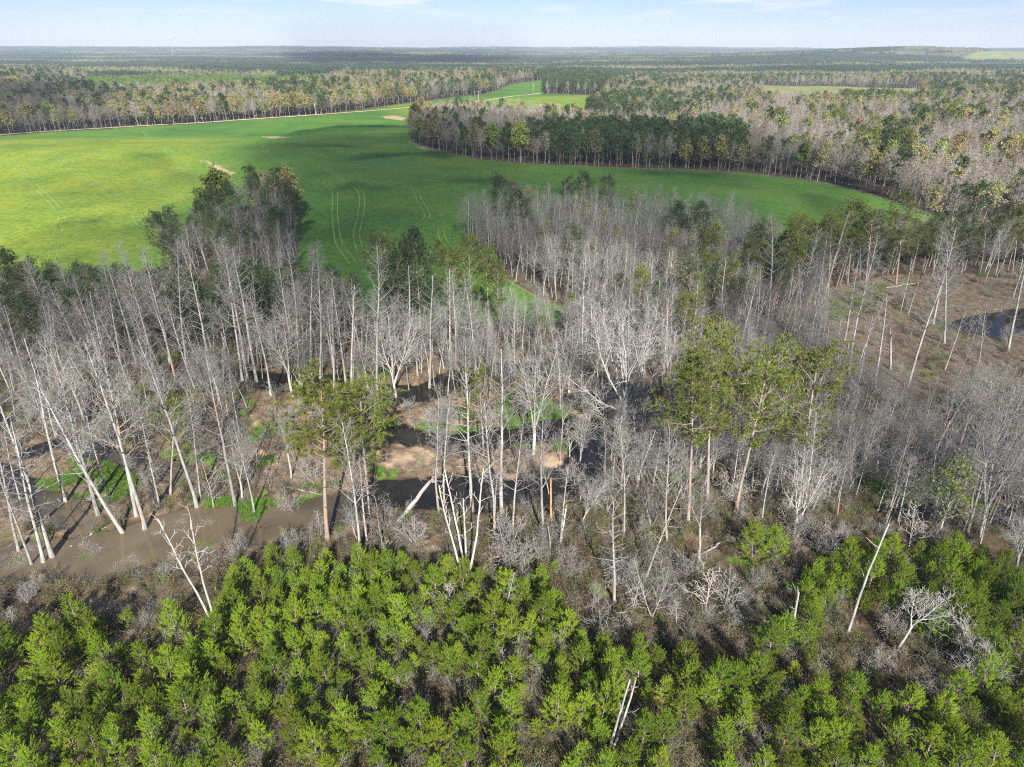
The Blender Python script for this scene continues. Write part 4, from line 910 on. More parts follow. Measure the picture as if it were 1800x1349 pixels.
for x, y in scatter(BELT, 5.0, RNG):
    pxx, pyy = project(x, y, 0)
    mix = {'pine_dark': .75, 'hard': .25} if 930 < pxx < 1310 and pyy > 262 else {'hard': .84, 'pine_dark': .08, 'bud': .08}
    tree_pts.append((x, y, spec(mix), R.uniform(12, 17) if pxx < 1310 else R.uniform(13, 19), 'belt'))
THICK = [WP(p) for p in ([(640, 590), (1300, 560), (1320, 720), (1200, 760), (1060, 700), (900, 700), (640, 700)], [(1200, 760), (1350, 640), (1480, 700), (1600, 740), (1850, 740), (1900, 950), (1560, 930), (1250, 880)], [(-100, 610), (640, 600), (640, 690), (430, 720), (-120, 800)], [(1060, 760), (1200, 770), (1250, 900), (1060, 880)], [(1230, 560), (1420, 510), (1500, 640), (1490, 730), (1300, 670)])]
for q_, n_ in zip(THICK, (185, 190, 105, 42, 70)):
    P_ = scatter(q_, 2.2, RNG); RNG.shuffle(P_)
    for x, y in P_[:n_]: tree_pts.append((x, y, 'swamp', R.uniform(8, 14), 'swamp'))
SKIP = [FIELD, GROVE, COPSE, REAR, BELT, RIGHT_FIELD] + GLADES
fq = lambda a, b: flat(a, b)
wedge_near = [(-330, 235), (330, 235), (620, 720), (-620, 720)]; wedge_far = [(-620, 720), (620, 720), (1150, 1400), (-1150, 1400)]
for wedge, sp_ in ((wedge_near, 6.2), (wedge_far, 8.0)):
    P_ = scatter(wedge, sp_, RNG, lambda X, Y: ~in_any(X, Y, SKIP))
    pxx, pyy = project(P_[:, 0], P_[:, 1], hgt(P_[:, 0], P_[:, 1]))
    nz_ = fbm(P_[:, 0] / 60, P_[:, 1] / 60, 81, 3); nb_ = fbm(P_[:, 0] / 80, P_[:, 1] / 80, 85, 2)
    a, b, c, d = (inside(P_[:, 0], P_[:, 1], q) for q in (PLANTATION, PINEWOOD, ISLAND, RIGHT_WOOD))
    for k, (x, y) in enumerate(P_):
        pn, bn = nz_[k] * 1.6, max(0.02, .22 + nb_[k] * .6)
        if a[k]: tree_pts.append((x, y, 'plant', R.uniform(6, 9), 'plantation')); continue
        if b[k]: mix = {'pine_dark': .94, 'bud': .03, 'hard': .03}; h = R.uniform(15, 19); z = 'pine wood'
        elif c[k]: mix = {'pine_dark': max(.03, .2 + pn), 'hard': .5, 'bud': bn}; h = R.uniform(12, 18); z = 'island'
        elif d[k]: mix = {'pine_dark': max(.02, .07 + pn * .8), 'pine': max(.01, .06 + pn * .5), 'hard': .62, 'bud': bn * .8}; h = R.uniform(13, 20); z = 'right wood'
        elif pxx[k] < 960: mix = {'pine_dark': max(.03, .09 + pn * .7), 'hard': .55, 'bud': bn * (1.2 if pxx[k] > 200 else .6)}; h = R.uniform(14, 21); z = 'treeline'
        else: mix = {'pine_dark': max(.03, .2 + pn), 'hard': .55, 'bud': bn}; h = R.uniform(13, 18); z = 'far right'
        tree_pts.append((x, y, spec(mix), h, z))
print('wood points', len(tree_pts))
XY = np.array([(t[0], t[1]) for t in tree_pts]); ZZ = hgt(XY[:, 0], XY[:, 1]); UU, VV = project(XY[:, 0], XY[:, 1], ZZ + 12)
DD = np.hypot(XY[:, 0], XY[:, 1])
order = np.argsort(DD)
CAP = {'bare_tree': 295, 'tall_pine': 295 - sum(1 for t in THINGS if t[1] == 'tall_pine'), 'budding_tree': 200}
KIND = {'hard': ('bare_tree', 'tree', 'hard'), 'bud': ('budding_tree', 'tree', 'bud'), 'pine': ('tall_pine', 'pine tree', 'pine'), 'pine_dark': ('tall_pine', 'pine tree', 'pine'), 'plant': (None, None, 'plant'), 'swamp': ('bare_tree', 'tree', 'hard')}
REST = {'hard': [], 'bud': [], 'pine': [], 'plant': []}
for k in order:
    x, y, sp, h, zone = tree_pts[k]; nm, cat, rest = KIND[sp]; z = float(ZZ[k]); seen = -40 < UU[k] < 1840
    if nm and CAP[nm] > 0 and seen:
        CAP[nm] -= 1; near = DD[k] < 260
        if sp == 'swamp': lib = HARD + FAN[:3] + FORK[1:2] + FORK[3:]
        elif sp == 'hard': lib = HARD if near else HARD_LO
        elif sp == 'bud': lib = [BUD[0], BUD[0], BUD[1], BUD[2]] if near else [BUD_LO[0], BUD_LO[0], BUD_LO[1], BUD_LO[3], BUD_LO[3], BUD_LO[2]]
        elif sp == 'pine': lib = PINE[:3] if near else PINE_LO[2:3]
        else: lib = PINE[3:] if near else PINE_LO[:2] + PINE_LO[3:]
        sh = R.choice(lib)
        if near: add_tree(nm, cat, sh, (x, y, z), h, R.gauss(0, .03), zone=zone, lean_y=R.gauss(0, .03))
        else: add_far_tree(nm, cat, sh, (x, y, z), h, zone)
    else:
        j = {'hard': R.randrange(4) if DD[k] > 290 else 4 + R.randrange(5), 'swamp': 4 + R.randrange(5), 'bud': R.choice((0, 0, 1, 3, 3, 2)), 'pine': 2, 'pine_dark': R.choice((0, 1, 3)), 'plant': R.randrange(2)}[sp]
        base = {'hard': 17, 'swamp': 17, 'bud': 15, 'pine': 19, 'pine_dark': 19, 'plant': 9}[sp]
        REST[rest].append((x, y, z, R.uniform(0, 6.28), h / base, j))
for key, lib, nm, lab in (('hard', HARD_LO + HARD, 'bare_woods', 'mass of bare grey hardwoods filling the distance'), ('bud', BUD_LO, 'budding_woods', 'mass of yellow and green budding trees in the distance'), ('pine', PINE_LO, 'pine_woods', 'mass of dark green pines in the distance'), ('plant', PLANT_LO, 'pine_plantation', 'bright green young pine plantation beyond the left treeline')):
    D_ = np.array(REST[key]); print(nm, len(D_))
    mass(nm, lab, [one_mesh(s, nm) for s in lib], D_[:, :3], D_[:, 3], D_[:, 4], D_[:, 5].astype(int))

# beyond 1.4 km the forest is one mass of canopy: patches of 60 m with their own crowns
def patch(seed, mix, n=95, size=66.0):
    rng = np.random.default_rng(seed); mbs = {}
    for _ in range(n):
        x, y = rng.uniform(-size / 2, size / 2, 2); m = rng.choice(list(mix), p=list(mix.values())); h = rng.uniform(12, 19); mb = mbs.setdefault(m, MB())
        tr_ = mbs.setdefault('twig' if m != 'pine_dark' else 'bark', MB()); tr_.tube([(x, y, 0), (x, y, h * .7)], [.22, .12], 3)
        k = 34; c = rng.normal(0, 1, (k, 3)); c /= np.linalg.norm(c, axis=1, keepdims=True); c *= rng.uniform(.5, 1, (k, 1)) * np.array([2.9, 2.9, h * .32 if m == 'pine_dark' else h * .27]); c += np.array([x, y, h * .66])
        if m == 'twig':
            for q in c[:26]: tr_.tube([(x, y, h * .42), q + rng.normal(0, .2, 3)], [.07, .03], 3)
        else:
            d = rng.normal(0, 1, (k, 3)); d /= np.linalg.norm(d, axis=1, keepdims=True); s = np.cross(d, rng.normal(0, 1, (k, 3))); s /= np.linalg.norm(s, axis=1, keepdims=True)
            mb.quads(c - d * .95, c - s * .8, c + d * .95, c + s * .8)
    return one_mesh(Shape([(m, mb.mesh('canopy', M['far_pine' if m == 'pine_dark' else m])) for m, mb in mbs.items() if mb.n], 18, ''), 'canopy_patch')
PATCH = [patch(1, {'pine_dark': .95, 'twig': .05}), patch(2, {'pine_dark': .97, 'bud': .03}), patch(3, {'twig': .75, 'bud': .2, 'pine_dark': .05}), patch(4, {'twig': .45, 'bud': .35, 'bud_green': .1, 'pine_dark': .1}), patch(5, {'pine_dark': .5, 'twig': .3, 'bud': .2})]
pp = []
yy = 1400.0; 
while yy < 10500:
    st = 62.0 if yy < 3600 else 62.0 * (1 + (yy - 3600) / 2600)
    xs = np.arange(-yy * .86 - 80, yy * .86 + 80, st)
    for xx in xs:
        x, y = xx + RNG.uniform(-.2, .2) * st, yy + RNG.uniform(-.2, .2) * st
        if in_any(np.array([x]), np.array([y]), GLADES[3:4])[0] or (fbm(np.array([x / 420]), np.array([y / 260]), 71, 2)[0] > 0.52): continue
        f = fbm(np.array([x / 520]), np.array([y / 210]), 91, 3)[0] + RNG.normal(0, .05)
        j = int(RNG.integers(0, 2)) if f > -0.13 else (4 if f > -0.2 else int(RNG.integers(2, 4)))
        pp.append((x, y, float(hgt(x, y)) - .5, R.choice((0, 1.571, 3.142, 4.712)) + R.uniform(-.3, .3), st / 62.0, j))
    yy += st
pp = np.array(pp); print('patches', len(pp))
mass('far_woods', 'far woods of pine and bare hardwood reaching to the horizon', PATCH, pp[:, :3], pp[:, 3], np.minimum(pp[:, 4], 2.2), pp[:, 5].astype(int))

# ------------------------------------------------------------------ ground cover nobody could count
print('cover')
def blades(seed, n, ln, wd, sp, mat, flatten):
    rng = np.random.default_rng(seed); mb = MB(); a = rng.uniform(0, 6.283, n); b = np.stack([rng.normal(0, sp, n), rng.normal(0, sp, n), np.zeros(n)], 1)
    up = rng.uniform(.25, 1.0, n) * (1 - flatten) + .12; d = np.stack([np.cos(a), np.sin(a), up * 1.6], 1); d /= np.linalg.norm(d, axis=1, keepdims=True)
    s = np.stack([-np.sin(a), np.cos(a), np.zeros(n)], 1) * wd; l = (ln * rng.uniform(.5, 1.2, n))[:, None]; mid = b + d * l * .55; tip = b + d * l + np.array([0, 0, -1]) * l * .25
    mb.tris(b - s, b + s, mid); mb.tris(mid - s * .6, mid + s * .6, tip)
    return mb.mesh('blades', mat)
def bush(seed, h, leaf=None, mat='brush', stems=7, per=2, ls=.07):
    rng = np.random.default_rng(seed); tr, cr, lf = MB(), MB(), MB(); tips = []
    P = dict(seg=[4, 2, 1], wig=[0.12, 0.2, 0.2], up=[0.02, 0.06, 0], k=[3, 3, 3], n=[7, 3], a=[0.2, 0.2], ang=[0.8, 0.8], len=[lambda t, Ln: 0.42 * Ln, lambda t, Ln: 0.5 * Ln], rk=[0.011, 0.011], rmin=0.0095)
    for i in range(stems):
        az = rng.uniform(0, 6.283); sp = rng.uniform(.15, .8)
        grow(rng, tr, cr, (rng.normal(0, .15), rng.normal(0, .15), -.05), (math.cos(az) * sp, math.sin(az) * sp, 1), h * rng.uniform(.6, 1.1), .018, .008, 0, P, tips)
    ps = [('trunk', tr.mesh('brush', M[mat])), ('branches', cr.mesh('brush', M[mat]))]
    if leaf: leaves(rng, lf, tips, per, ls, .08); ps.append(('leaf', lf.mesh('brush_leaf', M[leaf])))
    return one_mesh(Shape(ps, h, ''), 'brush')
def cover(name, label, meshes, P, s0, s1, w=None):
    P = np.asarray(P); n = len(P); print(name, n)
    z = hgt(P[:, 0], P[:, 1]); ok = z > WATER_Z + (0.10 if name in ('undergrowth', 'swamp_brush') else -0.1); P = P[ok]; z = z[ok]; n = len(P)
    mass(name, label, meshes, np.column_stack([P, z - .02]), RNG.uniform(0, 6.283, n), RNG.uniform(s0, s1, n), RNG.choice(len(meshes), n, p=w))
def rnd(poly, n):
    P = np.array(poly); x = RNG.uniform(P[:, 0].min(), P[:, 0].max(), n); y = RNG.uniform(P[:, 1].min(), P[:, 1].max(), n); k = inside(x, y, poly); return np.stack([x[k], y[k]], 1)
FRONT = WP([(-150, 1420), (-150, 1015), (0, 1015), (120, 1018), (240, 1015), (330, 1020), (400, 1000), (520, 950), (620, 950), (700, 930), (800, 905), (1000, 895), (1200, 860), (1400, 850), (1600, 890), (1850, 900), (2000, 1000), (2000, 1420)])
SWAMP = WP([(-300, 1000), (-300, 660), (0, 650), (640, 610), (1280, 600), (1330, 555), (1480, 495), (1700, 480), (2000, 490), (2100, 800), (1850, 900), (1600, 890), (1400, 850), (1200, 860), (1000, 895), (800, 905), (700, 930), (520, 950), (330, 1060), (0, 1040)])
BR = [bush(1, 1.3), bush(2, 1.0), bush(3, 1.6), bush(4, 1.3, 'bud_green', per=1, ls=.06), bush(5, 1.1, 'moss', per=2, ls=.06), bush(6, 1.5, 'bud', per=1, ls=.06), bush(7, 1.1, None, 'twig'), bush(8, 2.4, None, 'twig', 6), bush(9, 2.0, None, 'dead', 5)]
PF = [.20, .20, .16, .15, .11, .06, .07, .03, .02]; PS = [.17, .17, .14, .07, .09, .06, .12, .10, .08]
f1 = rnd(FRONT, 30000); f1 = f1[fbm(f1[:, 0] / 5, f1[:, 1] / 5, 101, 3) > -0.22]
s1 = rnd(SWAMP, 24000); s1 = s1[fbm(s1[:, 0] / 9, s1[:, 1] / 9, 103, 3) > -0.12]; s1 = s1[~inside(s1[:, 0], s1[:, 1], MARSH) | (RNG.random(len(s1)) < .3)]; s1 = s1[~in_any(s1[:, 0], s1[:, 1], SANDY + MOSSY) | (RNG.random(len(s1)) < .18)]
wood_floor = np.concatenate([rnd(REAR, 9000), rnd(GROVE, 4500), rnd(COPSE, 1200), rnd(BELT, 3000)])
cover('undergrowth', 'tangled dark brown brush and sprouting shrubs among the young pines', BR, f1, .5, 1.15, PF)
cover('swamp_brush', 'tangled grey and brown brush over the swamp and the woodland floor', BR, np.concatenate([s1, wood_floor]), .55, 1.25, PS)
ST = [blades(1, 60, .8, .022, .16, M['straw'], .5), blades(2, 60, .9, .022, .25, M['straw'], .8), blades(3, 50, .6, .02, .2, M['straw'], .3)]
g1 = rnd(SWAMP, 34000); g1 = g1[fbm(g1[:, 0] / 5, g1[:, 1] / 5, 107, 3) > -0.12]
g2 = rnd(MARSH, 26000); g3 = rnd(FRONT, 7000); g3 = g3[fbm(g3[:, 0] / 6, g3[:, 1] / 6, 109, 3) > 0.1]
edge = [G(*p)[:2] for p in ((722, 247), (740, 258), (780, 269), (850, 282), (930, 289), (1050, 294), (1200, 299), (1300, 304), (1400, 315), (1480, 328), (1560, 351), (1640, 379))]
eg = []
for (a, b) in zip(edge[:-1], edge[1:]):
    m_ = int(np.hypot(*(np.array(b) - a)) * 2.2); t_ = RNG.random(m_)[:, None]; eg.append(np.array(a) * (1 - t_) + np.array(b) * t_ + RNG.normal(0, .7, (m_, 2)))
eg2 = []
edge2 = [G(*p)[:2] for p in ((865, 470), (900, 495), (935, 517), (975, 535), (1012, 549))]
for (a, b) in zip(edge2[:-1], edge2[1:]):
    m_ = int(np.hypot(*(np.array(b) - a)) * 4); t_ = RNG.random(m_)[:, None]; eg2.append(np.array(a) * (1 - t_) + np.array(b) * t_ + RNG.normal(0, .8, (m_, 2)))
cover('dead_grass', 'flattened tan dead grass over the swamp and along the field edge', ST, np.concatenate([g1, g2, g3] + eg2), .5, 1.25)
cover('field_edge_grass', 'tall tan grass along the foot of the tree belt', ST, np.concatenate(eg), 1.0, 1.9)
MO = [blades(11, 70, .3, .03, .22, M['moss'], .2), blades(12, 60, .38, .03, .28, M['moss'], .1)]
mo = [p[fbm(p[:, 0] / 2.6, p[:, 1] / 2.6, 51, 4) > -0.1] for p in (rnd(q, 5000) for q in MOSSY)]
m2 = rnd(SWAMP, 24000); m2 = m2[fbm(m2[:, 0] / 5, m2[:, 1] / 5, 53, 4) > 0.27]
cover('marsh_greens', 'bright green water weeds and moss along the creek', MO, np.concatenate(mo + [m2]), .7, 1.5)

dl = rnd(WP([(-60, 1000), (60, 960), (200, 920), (380, 900), (400, 950), (300, 1010), (100, 1020)]), 900); dl = dl[(fbm(dl[:, 0] / 3, dl[:, 1] / 3, 401, 3) > .12) & (hgt(dl[:, 0], dl[:, 1]) < WATER_Z)]
LT = [blades(21, 26, .9, .02, .5, M['dead'], 1.0), blades(22, 40, .25, .03, .35, M['straw'], 1.0), blades(23, 40, .2, .04, .3, M['moss'], .9)]
mass('floating_litter', 'twigs, dead grass and weed floating on the muddy pool', LT, np.column_stack([dl, np.full(len(dl), WATER_Z + .02)]), RNG.uniform(0, 6.28, len(dl)), RNG.uniform(.4, 1.3, len(dl)), RNG.choice(3, len(dl), p=[.5, .3, .2]))

# ------------------------------------------------------------------ fallen logs and the leaning broken trunk
def log(pa, pb, ra, rb, label, lift=(0.15, 0.2), mat='dead', name='fallen_log'):
    a = G(*pa); b = G(*pb); a[2] += lift[0]; b[2] += lift[1]; c = (a + b) / 2
    rng = np.random.default_rng(int(pa[0])); n = 7; pts = np.array([a + (b - a) * t for t in np.linspace(0, 1, n)]) - c; pts[1:-1] += rng.normal(0, .05, (n - 2, 3))
    mb = MB(); mb.tube(pts, np.linspace(ra, rb, n), 8, True)
    subs = []
    for k in range(4):
        st = MB(); q, tg = at(pts, rng.uniform(.3, .95)); st.tube(path(rng, q, side_dir(tg, rng.uniform(0, 6.28), 1.1), rng.uniform(.5, 1.6), 3, .15, .05), [.06, .05, .04, .015], 4); subs.append(st)
    e = bpy.data.objects.new(name, None); COL.objects.link(e); e.location = c; e['label'] = label; e['category'] = 'log'
    link('trunk', mb.mesh('log_trunk', M[mat]), e); [link('branch', q.mesh('log_stub', M[mat]), e) for q in subs]
def leaning(bx, by, tx, ty, h_top, r0, r1, label):
    a = G(bx, by); d = ray(tx, ty); t = (CAM_H - h_top) / -d[2]; b = np.array([d[0] * t, d[1] * t, h_top])
    mb = MB(); rng = np.random.default_rng(5); n = 8; pts = np.array([(b - a) * k for k in np.linspace(-.03, 1, n)]); pts[1:-1] += rng.normal(0, .04, (n - 2, 3)); mb.tube(pts, np.linspace(r0, r1, n), 8, True)
    subs = []
    for k in range(9):
        st = MB(); subs.append(st); st.tube(path(rng, pts[-1] + rng.normal(0, .15, 3), (rng.uniform(.2, 1), rng.uniform(0, .8), rng.uniform(-.2, .7)), rng.uniform(1, 3.2), 4, .18, .0), np.linspace(.07, .02, 5), 4)
    e = bpy.data.objects.new('fallen_log', None); COL.objects.link(e); e.location = a; e['label'] = label; e['category'] = 'log'
    link('trunk', mb.mesh('log_trunk', M['dead']), e); [link('branch', q.mesh('log_limb', M['dead']), e) for q in subs]
leaning(697, 922, 757, 845, 3.2, .34, .26, 'thick pale trunk leaning across the dark creek with broken limbs at its end')
log((1103, 970), (1142, 932), .18, .13, 'dark fallen log sloping up the brushy bank below the creek')
log((1200, 990), (1262, 962), .15, .10, 'pale fallen log lying on the brown slope near the isolated young pines')
log((1258, 960), (1306, 946), .13, .08, 'slim reddish log lying just below the paired bright young pines', (.3, .4))
log((983, 940), (1014, 953), .11, .09, 'short grey log lying on orange leaves by the creek bank')
log((78, 914), (128, 874), .13, .07, 'long bare log lying half in the muddy pool beside leaning trunks')
log((148, 950), (173, 931), .08, .04, 'forked white branch floating on the muddy pool', (.05, .25))
log((124, 962), (151, 965), .28, .2, 'short tan log stub stranded in the middle of the muddy pool', (.05, .05))
log((506, 858), (566, 872), .14, .10, 'pale log lying on the mossy flat beside the white forked tree')
log((1557, 507), (1626, 497), .16, .1, 'long pale log lying on the brown marsh below the pines')
log((1724, 592), (1785, 590), .14, .09, 'grey log lying by the blue pond in the marsh')
log((1160, 1000), (1200, 986), .1, .07, 'thin broken stick lying in green brush on the slope')
log((1290, 1085), (1370, 1098), .12, .08, 'grey log half hidden in dark brush before the short snag')

# ------------------------------------------------------------------ utility poles, tower, sheds
def utility_pole(bx, by, tx, ty, label):
    p, h, ln = stand(bx, by, tx, ty); h = max(h, 9)
    e = bpy.data.objects.new('utility_pole', None); COL.objects.link(e); e.location = p; e['label'] = label; e['category'] = 'utility pole'; e['group'] = 'utility poles along the dirt road'
    m1 = MB(); m1.tube([(0, 0, -.3), (0, 0, h * .5), (0, 0, h)], [.24, .21, .17], 8, True); link('post', m1.mesh('pole_post', M['pole']), e)
    m2 = MB(); m2.box((0, -.14, h - .8), (2.2, .12, .14)); ca = link('crossarm', m2.mesh('pole_crossarm', M['pole'], False), e)
    for x in (-1, -.35, .35, 1):
        m3 = MB(); m3.tube([(x, -.14, h - .73), (x, -.14, h - .5)], [.06, .045], 6, True); link('insulator', m3.mesh('pole_insulator', M['white_paint']), ca)
for a in ((80, 230, 73, 202, 'grey utility pole by the road nearest the left edge of the photo'), (345, 217, 341, 192, 'grey utility pole before the yellow budding tree in the treeline'), (555, 202, 555, 182, 'grey utility pole at the treeline where the road bends away'), (841, 178, 841, 160, 'thin pole on the far strip of field above the tree belt tip'), (937, 165, 937, 148, 'thin pole beside the pine wood at the end of the field')):
    utility_pole(*a)

def tower():
    y = 4300.0; d = ray(302, 88); x = d[0] / d[1] * y; z = float(hgt(x, y)); top = CAM_H + y * ray(300, 66)[2] / ray(300, 66)[1]; h = top - z
    e = bpy.data.objects.new('radio_tower', None); COL.objects.link(e); e.location = (x, y, z); e['label'] = 'thin lattice radio tower standing alone on the horizon'; e['category'] = 'tower'
    mb = MB(); w = lambda t: 3.2 * (1 - t) + 1.4; cs = [(math.cos(a), math.sin(a)) for a in (0.3, 2.39, 4.49)]
    for cx_, cy_ in cs: mb.tube([(cx_ * w(t), cy_ * w(t), h * t) for t in (0, .5, 1)], [.42, .4, .36], 5)
    for k in range(26):
        t0, t1 = k / 26, (k + 1) / 26
        for i in range(3):
            a, b = cs[i], cs[(i + 1) % 3]; mb.tube([(a[0] * w(t0), a[1] * w(t0), h * t0), (b[0] * w(t1), b[1] * w(t1), h * t1)], [.2, .2], 4)
    link('mast', mb.mesh('tower_mast', M['steel']), e)
    m2 = MB()
    for i in range(3): m2.box((cs[i][0] * 2.4, cs[i][1] * 2.4, h - 2), (2.2, 1.6, 4.5))
    m2.tube([(0, 0, h - 3), (0, 0, h + 4)], [.5, .3], 6, True); link('antenna', m2.mesh('tower_antenna', M['white_paint'], False), e)
tower()

def shed(px, py, w, dp, wall_h, label, rz=0.05):
    p = G(px, py); e = bpy.data.objects.new('shed', None); COL.objects.link(e); e.location = p; e.rotation_euler = (0, 0, rz); e['label'] = label; e['category'] = 'shed'
    m1 = MB(); m1.box((0, dp / 2, wall_h / 2), (w, .2, wall_h)); m1.box((-w / 2 + .1, 0, wall_h / 2), (.2, dp - .2, wall_h)); m1.box((w / 2 - .1, 0, wall_h / 2), (.2, dp - .2, wall_h)); link('wall', m1.mesh('shed_wall', M['shed_wall'], False), e)
    for k in range(7):
        m3 = MB(); m3.box((-w / 2 + .6 + k * (w - 1.2) / 6, -dp / 2 + .2, wall_h / 2), (.3, .3, wall_h)); link('post', m3.mesh('shed_post', M['pole'], False), e)
    rh = dp * .18; A = lambda x, y, z: np.array([[x, y, z]], float); m2 = MB(); x0, x1, y0, y1, z0, z1 = -w / 2 - .6, w / 2 + .6, -dp / 2 - .8, dp / 2 + .8, wall_h + .02, wall_h + rh
    m2.quads(A(x0, y0, z0), A(x1, y0, z0), A(x1, 0, z1), A(x0, 0, z1)); m2.quads(A(x0, 0, z1), A(x1, 0, z1), A(x1, y1, z0), A(x0, y1, z0)); m2.quads(A(x0, y0, z0 - .25), A(x0, y1, z0 - .25), A(x1, y1, z0 - .25), A(x1, y0, z0 - .25))
    m2.quads(A(x0, y0, z0 - .25), A(x1, y0, z0 - .25), A(x1, y0, z0), A(x0, y0, z0)); m2.tris(A(x0, y0, z0), A(x0, 0, z1), A(x0, y1, z0)); m2.tris(A(x1, y0, z0), A(x1, y1, z0), A(x1, 0, z1)); link('roof', m2.mesh('shed_roof', M['roof'], False), e)
shed(1610, 117, 40, 14, 5, 'long open-sided shed with pale metal roof among far pines')
shed(1664, 114, 12, 9, 4, 'small pale roofed shed standing apart beside the far pasture')

# ------------------------------------------------------------------ labels
ORD = 'first second third fourth fifth sixth seventh eighth ninth tenth eleventh twelfth thirteenth fourteenth fifteenth sixteenth'.split()
MARKS = [('standing in the muddy pool', 200, 940), ('on the mossy flat past the pool', 440, 880), ('by the trunk leaning over the creek', 720, 880), ('on the sandy creek bend', 900, 790), ('near the big white spreading tree', 1090, 720),
         ('among the tall green-crowned pines', 1300, 790), ('in the dark flooded wood', 1620, 860), ('by the blue marsh pond', 1760, 600), ('on the brown marsh', 1570, 610), ('along the rear creek channel', 620, 670), ('in the tall grey back row', 400, 650),
         ('at the pool side of the back row', 150, 650), ('on the leafy brown slope', 900, 960), ('on the green-sprouting slope', 1150, 970), ('between the creek and the field tongue', 860, 600), ('below the bare grove', 1120, 600), ('beside the brown marsh edge', 1360, 600),
         ('before the dark flooded wood', 1500, 960), ('on the mossy mound behind the pool', 120, 800), ('behind the white forked tree', 480, 760), ('under the right-hand pines', 1450, 470), ('at the corner of the field', 1680, 450)]
YM = [('at the very front of the plantation', 900, 1330), ('around the gap of dead brush', 780, 1180), ('near the pair of broken snags', 1090, 1240), ('in the left front corner', 150, 1290), ('behind the left front corner', 250, 1170), ('near the white twin-stemmed tree', 440, 1060),
      ('below the cluster of bleached stems', 760, 1050), ('beside the thin crooked pole', 900, 1070), ('on the plantation shoulder', 620, 1080), ('in the left middle', 520, 1220), ('in the front centre', 620, 1310), ('near the short thick snag', 1390, 1130), ('around the long leaning snag', 1520, 1040), ('along the shaded right rows', 1720, 1050),
      ('in the right front corner', 1700, 1290), ('in the right middle', 1500, 1240), ('in the right centre', 1280, 1210), ('at the front right of centre', 1330, 1310), ('behind the far brush edge', 1320, 960), ('in the middle right gap', 1620, 1180), ('at the lower left of centre', 380, 1310), ('in the centre', 1000, 1180)]
ZONE = {'swamp': 'in the flooded thicket', 'grove': 'in the bare grove inside the field', 'copse': 'in the small copse on the field', 'rear': 'between the swamp and the field', 'belt': 'in the tree belt across the field', 'treeline': 'in the treeline beyond the dirt road', 'island': 'in the mixed wood past the belt', 'right wood': 'in the wide wood right of the field', 'pine wood': 'in the dark pine wood', 'far right': 'in the far woods at right'}
LMK = {'young_pine': YM}
buckets = {}
for o, nm, look, p, zone in THINGS:
    u, v = (float(q) for q in project(p[0], p[1], p[2])); sc = o.scale[2]
    if nm in ('dead_tree', 'snag', 'sapling', 'young_pine') or (nm == 'tall_pine' and zone is None):
        mk = LMK.get(nm, MARKS)
        if nm == 'tall_pine': mk = MARKS + [('in the small copse on the field', 410, 420), ('between swamp and field', 750, 580), ('in front of the dark rear wood', 60, 600), ('at the foot of the bare grove', 1150, 560)]
        where = min(mk, key=lambda m: (m[1] - u) ** 2 + 1.6 * (m[2] - v) ** 2)[0]
        size = '' if nm != 'young_pine' else ('tall ' if sc > 1.03 else ('small ' if sc < .85 else ''))
    else:
        where = ZONE[zone]; size = ''
        if zone == 'swamp': look = 'slim ' + look; where = min(MARKS, key=lambda m: (m[1] - u) ** 2 + 1.6 * (m[2] - v) ** 2)[0]
        if zone in ('rear', 'grove', 'belt', 'right wood', 'treeline', 'copse'):
            k = int(np.clip(u // 225, 0, 7)); 
            spot = {'rear': ['behind the tall back row', 'behind the tall back row near the copse', 'below the small copse', 'at the open field corner', 'by the field tongue', 'below the bare grove', 'behind the brown marsh', 'above the marsh pond'],
                    'grove': ['', '', '', 'at the open end of the bare grove', 'in the middle of the bare grove', 'in the bare grove near the olive pines', '', ''],
                    'belt': ['', '', '', 'at the tip of the tree belt', 'in the belt above the bare grove', 'in the pine stretch of the belt', 'in the belt past the pine stretch', 'at the far corner of the belt']}.get(zone)
            if spot and spot[k]: where = spot[k]
    buckets.setdefault((nm, size + look, where), []).append((v, u, o))
SIZE = lambda s: s
for (nm, look, where), lst in buckets.items():
    lst.sort(key=lambda t: t[1]); n = len(lst)
    for k, (v, u, o) in enumerate(lst):
        if n == 1: lab = f'{look} {where}'
        elif n <= 16 and nm in ('dead_tree', 'snag', 'sapling', 'young_pine', 'tall_pine'):
            lab = f'{look} {where}, {ORD[k]} from left' if k < n - 1 else f'{look} {where}, rightmost'
        else: lab = f'{look} {where}'; o['group'] = f'{nm.replace("_", " ")}s {where}'
        o['label'] = lab
        if 'group' not in o: o['group'] = {'young_pine': 'young plantation pines', 'dead_tree': 'dead trees of the swamp', 'snag': 'broken snags of the swamp', 'sapling': 'bare saplings', 'tall_pine': 'tall living pines', 'bare_tree': 'bare hardwoods', 'budding_tree': 'budding trees'}[nm]

